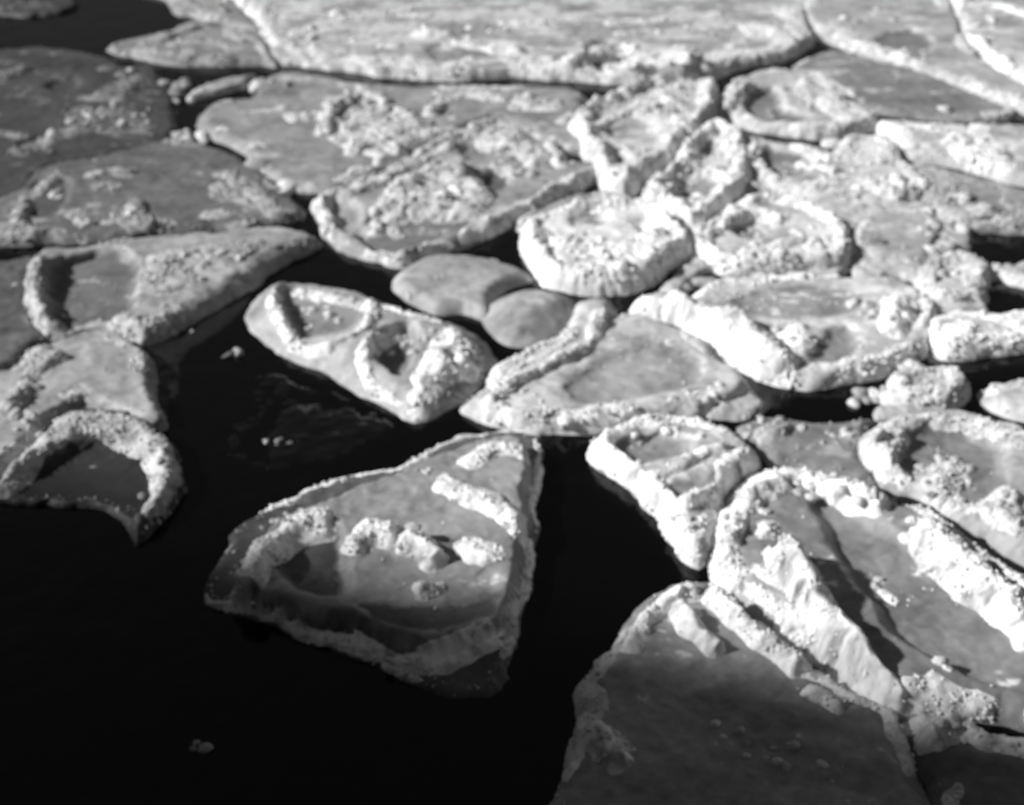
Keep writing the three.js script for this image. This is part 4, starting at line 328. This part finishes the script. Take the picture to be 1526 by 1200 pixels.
{"name":"ice_floe","label":"huge foreground floe with a tall white snow crest and dark flat deck","out":[1.9,-9.74,2.06,-10.22,2.31,-10.61,2.63,-10.83,3.04,-10.86,3.42,-10.72,3.74,-10.39,4.09,-10.21,4.36,-9.8,4.65,-9.21,5.26,-8.34,4.87,-7.24,4.14,-7.51,3.8,-7.57,3.65,-7.61,3.38,-7.61,3.16,-7.63,2.76,-7.93,2.42,-8.36,2.09,-8.93,1.87,-9.31],"fb":0.216,"tone":0.264,"rim":[0.084,0.162,0.65],"side":0.29,"snow":0.14,"white":0.9,"grow":0.05,"edge":0.05,"tiers":[],"basins":[[[2.89,-10.37,3.2,-10.31,3.62,-9.84,4.03,-9.25,4.39,-8.37,4.78,-7.66,4.04,-7.74,3.57,-8.04,3.3,-8.29,3.13,-8.8,2.98,-9.54],0.12,0.22]],"ridges":[[[1.95,-9.53,2.12,-9.98,2.41,-10.38,2.76,-10.51],0.15,0.16,1],[[2.44,-9.34,2.6,-8.91,2.71,-8.43,2.85,-7.94,3.04,-7.6,3.18,-7.38],0.39,0.19,0.15],[[2.03,-9.11,2.33,-8.75,2.64,-8.24,3.03,-7.73],0.09,0.08,1],[[2.18,-9.26,2.48,-8.89,2.74,-8.42],0.075,0.07,1],[[3.9,-9.81,4.06,-9.27,4.29,-8.85,4.53,-8.34],0.165,0.22,1],[[2.91,-10.58,3.26,-10.36,3.59,-10.09],0.15,0.16,1]],"mounds":[[[2.26,-9.81,2.42,-10.02,2.56,-9.92,2.49,-9.66,2.29,-9.61],0.228,0.2],[[2.84,-9.68,2.94,-9.58,2.88,-9.29,2.78,-9.39],0.19,0.2],[[3.17,-9.33,3.33,-9.23,3.51,-8.86,3.39,-8.73,3.22,-9.0],0.114,0.15],[[3.5,-8.02,3.69,-8.1,3.75,-7.95,3.58,-7.83],0.114,0.2]],"blocks":[[3.07,-10.52,0.47,0.05,0.2,14,0.081],[3.45,-10.25,0.26,0.03,0.13,5,0.081],[2.36,-9.98,0.16,0.03,0.21,5,0.081],[3.85,-9.78,0.16,0.04,0.15,4,0.081],[3.36,-9.05,0.15,0.04,0.17,4,0.059],[3.62,-8.03,0.07,0.02,0.07,2,0.074],[2.06,-9.67,0.09,0.05,0.36,5,0.059]]},
{"name":"ice_floe","label":"big rounded floe mostly in the ship side shadow, white only near its top","out":[0.54,-7.55,0.62,-7.95,0.81,-8.26,1.04,-8.71,1.31,-9.02,1.69,-9.21,1.87,-9.11,2.07,-8.75,2.39,-8.25,2.71,-7.84,3.08,-7.51,3.1,-7.21,3.11,-6.6,3.03,-5.94,0.34,-5.94,0.43,-6.94],"fb":0.204,"tone":0.297,"rim":[0.073,0.108,0.75],"side":0.29,"snow":-0.02,"white":0.864,"grow":0.05,"edge":0.05,"tiers":[],"basins":[],"ridges":[[[0.96,-8.13,1.14,-8.5,1.4,-8.81,1.65,-8.91],0.135,0.1,1],[[1.44,-8.68,1.58,-8.38,1.75,-8.13],0.18,0.1,1],[[1.76,-8.87,1.94,-8.52,2.18,-8.19,2.41,-7.91],0.165,0.11,1],[[2.38,-7.71,2.52,-7.6,2.66,-7.49],0.075,0.1,1],[[0.61,-7.29,0.73,-7.08,0.85,-6.88],0.15,0.12,1]],"mounds":[[[1.46,-8.56,1.58,-8.78,1.73,-8.61,1.72,-8.31,1.58,-8.31],0.133,0.15],[[0.56,-7.28,0.76,-7.42,0.97,-7.17,1.06,-7.0,0.86,-6.97,0.72,-6.81,0.6,-6.94],0.152,0.2],[[1.64,-7.27,1.82,-7.41,1.98,-7.33,1.82,-7.16],0.085,0.12],[[1.76,-7.01,2.01,-7.14,2.18,-7.06,1.98,-6.95],0.085,0.12],[[1.28,-8.18,1.58,-8.31,1.74,-8.18,1.44,-8.03],0.048,0.2]],"blocks":[[1.78,-7.3,0.21,0.02,0.13,4,0.067],[1.96,-7.09,0.26,0.01,0.11,5,0.059],[0.82,-7.13,0.18,0.01,0.17,4,0.059],[2.23,-6.86,0.3,0.03,0.17,3,0.067],[0.77,-8.01,0.07,0.01,0.24,5,0.044]]},
{"name":"ice_floe","label":"dark corner floe with soft pale snow clump at its tip","out":[3.14,-7.48,3.33,-7.57,3.63,-7.46,4.01,-7.23,4.75,-7.03,4.36,-5.94,3.03,-5.94,3.14,-6.85],"fb":0.18,"tone":0.154,"rim":[0.063,0.135,0.55],"side":0.174,"snow":0.12,"white":0.67,"grow":0.0,"edge":0.05,"tiers":[],"basins":[],"ridges":[[[3.62,-7.31,3.85,-7.2,4.03,-7.11],0.105,0.12,1],[[3.16,-7.03,3.14,-6.76,3.1,-6.45],0.075,0.1,1]],"mounds":[[[3.06,-7.27,3.29,-7.45,3.53,-7.38,3.53,-7.17,3.29,-7.07,3.11,-7.08],0.228,0.22]],"blocks":[[3.35,-7.32,0.18,0.03,0.12,5,0.074]]},
{"name":"thin_ice","label":"film of thin dark ice in the black water below the kidney-shaped floe","out":[-2.8,-12.85,-2.31,-12.66,-1.66,-12.24,-1.4,-11.79,-1.86,-11.38,-2.33,-11.16,-2.75,-11.16,-3.0,-11.59,-2.84,-12.18],"fb":0.005,"tone":0.002,"rim":[0.0,0.135,0],"side":0.29,"snow":0,"white":0.05,"grow":0.04,"edge":0.12,"tiers":[],"basins":[],"ridges":[],"mounds":[],"blocks":[]},
{"name":"thin_ice","label":"dark wet ledge along the shaded side of the long-snouted floe","out":[-4.34,-13.46,-4.03,-13.94,-3.65,-14.53,-3.36,-14.94,-3.36,-14.57,-3.61,-13.89,-3.82,-13.49,-3.87,-12.88,-3.75,-11.91,-3.97,-12.31,-4.15,-12.88],"fb":0.018,"tone":0.014,"rim":[0.019,0.081,0.3],"side":0.217,"snow":0,"white":0.06,"grow":0.05,"edge":0.06,"tiers":[],"basins":[],"ridges":[],"mounds":[],"blocks":[]},
{"name":"ice_floe","label":"pale floe outside the picture, beyond the snow-banked floes","out":[12.94,-29.42,16.51,-28.89,14.8,-23.78,12.84,-21.24,10.56,-20.63,10.22,-22.11],"fb":0.15,"tone":0.483,"rim":[0.105,0.162,0.75],"side":0.174,"snow":0.41,"white":0.67,"grow":0.09,"edge":0.05,"tiers":[],"basins":[],"ridges":[[[12.3,-27.04,12.3,-24.42,12.81,-22.54],0.12,0.25,1]],"mounds":[],"blocks":[[12.37,-23.93,0.99,0.69,1.63,6,0.118]]},
{"name":"ice_floe","label":"pale floe outside the picture, beside the dull dark smeared floe","out":[9.28,-19.67,10.67,-19.95,11.77,-19.12,11.12,-16.93,9.65,-15.58,8.48,-15.97,8.29,-16.95],"fb":0.15,"tone":0.483,"rim":[0.105,0.162,0.75],"side":0.174,"snow":0.33,"white":0.67,"grow":0.09,"edge":0.05,"tiers":[],"basins":[],"ridges":[],"mounds":[],"blocks":[[9.68,-17.61,0.77,0.41,0.98,6,0.111]]},
{"name":"ice_floe","label":"pale floe outside the picture, beside the white snow pillow floe","out":[7.56,-14.86,8.57,-15.04,9.26,-14.33,8.75,-12.83,7.64,-12.05,6.86,-12.32,6.94,-13.38],"fb":0.18,"tone":0.511,"rim":[0.105,0.162,0.75],"side":0.174,"snow":0.41,"white":0.67,"grow":0.09,"edge":0.05,"tiers":[],"basins":[],"ridges":[],"mounds":[],"blocks":[[7.85,-13.34,0.63,0.27,0.65,6,0.096]]},
{"name":"ice_floe","label":"pale floe outside the picture, beside the hollow curled-rim floe","out":[6.3,-11.26,7.15,-11.38,7.73,-10.56,7.39,-9.29,6.34,-8.46,5.61,-8.8,5.75,-9.85],"fb":0.192,"tone":0.374,"rim":[0.105,0.162,0.75],"side":0.174,"snow":0.28,"white":0.67,"grow":0.0,"edge":0.05,"tiers":[],"basins":[],"ridges":[[[6.18,-10.61,6.28,-9.76,6.43,-8.99],0.15,0.15,1]],"mounds":[],"blocks":[[6.51,-9.91,0.51,0.23,0.53,6,0.089]]}
];
floes.forEach((S, i) => makeFloe(S, i + 1));


// ------------------------------------------------------------------ slush that fills gaps
const slush = [
{"label":"grey slush around the soft pale slush floe","out":[5.36,-15.44,5.94,-15.99,6.28,-15.64,6.24,-15.25,5.93,-14.74,5.94,-14.36,5.61,-14.22,5.26,-14.15,5.29,-14.53]},
{"label":"grey slush behind the brilliant white floe","out":[1.92,-17.6,2.19,-17.96,2.35,-17.14,2.47,-16.49,2.8,-16.92,2.56,-15.68,2.27,-15.48,2.39,-16.18,2.25,-17.03]},
{"label":"grey slush between the rubble floes and the upright crumpled floe","out":[2.13,-17.26,2.52,-16.92,3.35,-18.08,3.56,-18.52,4.07,-17.69,4.73,-17.55,5.06,-17.32,4.47,-15.48,3.81,-15.25,2.62,-15.44,2.19,-14.74,1.9,-14.88,2.18,-15.48,2.41,-16.16,2.25,-17.03]},
{"label":"grey slush around the small smooth mid-grey floe","out":[4.81,-17.48,6.0,-17.6,6.04,-17.03,6.29,-16.6,6.3,-16.28,5.92,-15.91,5.51,-15.58,5.3,-15.1,5.03,-15.25,4.42,-15.44]},
{"label":"grey slush under the pale snow-banked floe","out":[5.9,-20.06,6.03,-19.09,6.53,-18.83,7.21,-18.37,6.38,-18.27,6.03,-17.72,5.84,-18.52]},
{"label":"grey slush in the gap at the ridged floe corner","out":[2.34,-12.38,2.64,-12.66,2.85,-12.27,2.73,-12.04,2.32,-11.95,2.11,-12.04]},
{"label":"grey slush along the right edge below the white snow pillow","out":[3.98,-12.16,4.22,-12.24,5.07,-12.11,5.25,-11.97,5.54,-11.82,5.46,-11.58,4.8,-11.95,4.0,-11.95]},
{"label":"grey slush squeezed between the shield-shaped and huge foreground floes","out":[1.87,-9.58,2.16,-10.52,2.41,-10.86,2.62,-11.09,2.67,-10.98,2.34,-10.63,2.15,-10.19,1.94,-9.39]}
];
slush.forEach((S, s) => {
  const O = curve(S.out, true, 0.3), [a, b, c, d] = O.b, cell = 0.04, nx = Math.ceil((b - a + 0.3) / cell) + 1, nz = Math.ceil((d - c + 0.3) / cell) + 1, N = nx * nz;
  const H = new Float32Array(N), C = new Float32Array(N), K = new Uint8Array(N), ox = (a + b) / 2, oz = (c + d) / 2;
  for (let j = 0; j < nz; j++) for (let i = 0; i < nx; i++) {
    const k = j * nx + i, x = a - 0.15 + i * cell, z = c - 0.15 + j * cell, q = sdf(O, x, z) + 0.07 * fbm(x * 4, z * 4, 3);
    H[k] = -0.06 + 0.09 * sstep(-0.08, 0.08, q) + 0.06 * clods(x / 0.14, z / 0.14) * sstep(0, 0.1, q) + 0.02 * fbm(x * 9, z * 9, 2);
    K[k] = q > -0.1 ? 1 : 0; C[k] = 0.48 + 0.2 * fbm(x * 5, z * 5, 3) + 0.12 * fbm(x * 14, z * 14, 2);
  }
  const m = shade(new THREE.Mesh(sheets(a - 0.15, c - 0.15, nx, nz, cell, H, K, C, ox, oz, 0.05, 1)[0], M.snow)); m.name = numbered('slush_ice'); m.position.set(ox, 0, oz);
  m.userData = { label: S.label, category: 'slush', kind: 'stuff' }; scene.add(m);
});

// ------------------------------------------------------------------ single bits of brash ice in the cracks
const brash = [
[-3.56,-18.45,0.4,-0.1,0.67,16,0.16,"small dark-rimmed lump in the crack between wide torn-edged floe and mid-grey floe"],
[-5.9,-22.41,0.19,-0.22,0.99,8,0.2,"small grey lump beside the small dark hole"],
[-5.15,-20.06,0.27,-0.09,0.41,7,0.15,"small grey lump under the small dark hole"],
[-4.47,-22.48,0.1,-0.04,0.28,2,0.22,"small pale lump at the end of the tilted sliver"],
[-4.37,-24.63,0.08,-0.06,0.41,2,0.22,"pale knob in the crack at the tip of the knob-tipped floe"],
[2.63,-12.11,0.23,0.03,0.13,7,0.1,"small lump in the slush at the ridged floe corner"],
[3.95,-12.38,0.15,0.04,0.2,7,0.1,"small lump at the right end of the long black gap"],
[4.43,-13.1,0.31,0.03,0.15,9,0.12,"small lump under the knobbly end of the white-wedge floe"],
[5.12,-19.97,0.11,0.03,0.15,3,0.16,"tiny lump in the black crack under the dark-hollow floe"],
[4.83,-16.28,0.15,0.09,0.42,4,0.18,"small dark-sided lump left of the small smooth mid-grey floe"],
[-2.45,-11.58,0.28,-0.02,0.09,9,0.045,"speck of brash ice in the black water below the kidney-shaped floe"],
[-3.31,-13.36,0.1,-0.02,0.11,4,0.07,"bit of brash ice alone in the black water beside the pale snout"],
[-2.47,-7.3,0.12,0.0,0.04,4,0.05,"faint sliver of ice in the black foreground water"],
[-4.05,-14.05,0.33,-0.07,0.34,5,0.05,"bit of wet ice under the shaded side of the long-snouted floe"],
[2.49,-15.14,0.43,0.03,0.23,10,0.12,"white lump in the slush behind the white-wedge floe"],
[2.1,-14.74,0.09,0.02,0.14,2,0.15,"white lump at the tip of the white wedge"],
[5.4,-17.14,0.58,0.07,0.27,9,0.14,"pale lump in the slush above the small smooth mid-grey floe"],
[6.08,-16.49,0.23,0.06,0.21,5,0.16,"pale lump in the slush left of the short black gap"],
[6.31,-18.2,0.2,0.1,0.37,6,0.18,"pale lump at the left end of the dull dark smeared floe"],
[1.93,-9.53,0.05,0.02,0.15,4,0.08,"small lump squeezed below the tip of the shield-shaped floe"],
[3.38,-18.32,0.12,0.09,0.64,5,0.13,"small lump in the slush beside the curled-rim floe"]
];
brash.forEach(([cx, cz, rx, sh, rz, n, size, label], s) => {
  const R = rng(5000 + s);
  for (let k = 0; k < n; k++) {
    const a = R() * 6.283, q = Math.sqrt(R()), v = Math.sin(a) * q, m = lump(R, size, scene, 'brash_ice', lumpTones.slice(1));
    m.name = numbered('brash_ice'); m.position.set(cx + Math.cos(a) * q * rx + v * sh, m.scale.y * 0.25, cz - v * rz);
    m.userData = { label, category: 'ice lump', group: label };
  }
});

// ------------------------------------------------------------------ the unseen ship under the camera; its added upper house shades the near ice
{
  const T = new THREE.Group(); T.name = 'ship'; T.userData = { label: 'unseen dark steel ship below the viewpoint, its added upper house shading the nearest ice', category: 'ship' };
  T.position.set(0, 0, 0.3); T.rotation.y = -Math.atan2(0.325, 0.946); scene.add(T);   // local x runs along the rail, local z inboard
  const plan = new THREE.Shape([[-64, 5], [-58, 2.2], [-50, 0.6], [-42, 0], [20, 0], [22, 1], [22, 9], [20, 10], [-42, 10], [-50, 9.4], [-58, 7.8]].map(([x, z]) => new THREE.Vector2(x, z)));
  const up = (g, y) => { g.rotateX(Math.PI / 2); g.translate(0, y, 0); return g; };
  part('hull', up(new THREE.ExtrudeGeometry(plan, { depth: 8.0, bevelEnabled: false }), 6.5), M.paint, T);
  const inner = plan.clone(); const hole = new THREE.Path([[-63.6, 5], [-57.9, 2.35], [-49.95, 0.75], [-41.95, 0.14], [19.9, 0.14], [21.8, 1.1], [21.8, 8.9], [19.9, 9.86], [-41.95, 9.86], [-49.95, 9.25], [-57.9, 7.65]].map(([x, z]) => new THREE.Vector2(x, z)));
  inner.holes.push(hole);
  part('bulwark', up(new THREE.ExtrudeGeometry(inner, { depth: 1.0, bevelEnabled: false }), 7.504), M.paint, T);
  part('deck', up(new THREE.ExtrudeGeometry(new THREE.Shape(hole.getPoints()), { depth: 0.03, bevelEnabled: false }), 6.54), M.deck, T);
  part('added_deckhouse', new THREE.BoxGeometry(24, 7.7, 9).translate(-22.5, 10.4, 4.53), M.paint, T);  // unseen block added and sized to cast the foreground shadow
  part('cap_rail', new THREE.BoxGeometry(29, 0.07, 0.24).translate(5, 7.545, 0.07), M.deck, T);
}
renderer.render(scene, camera);
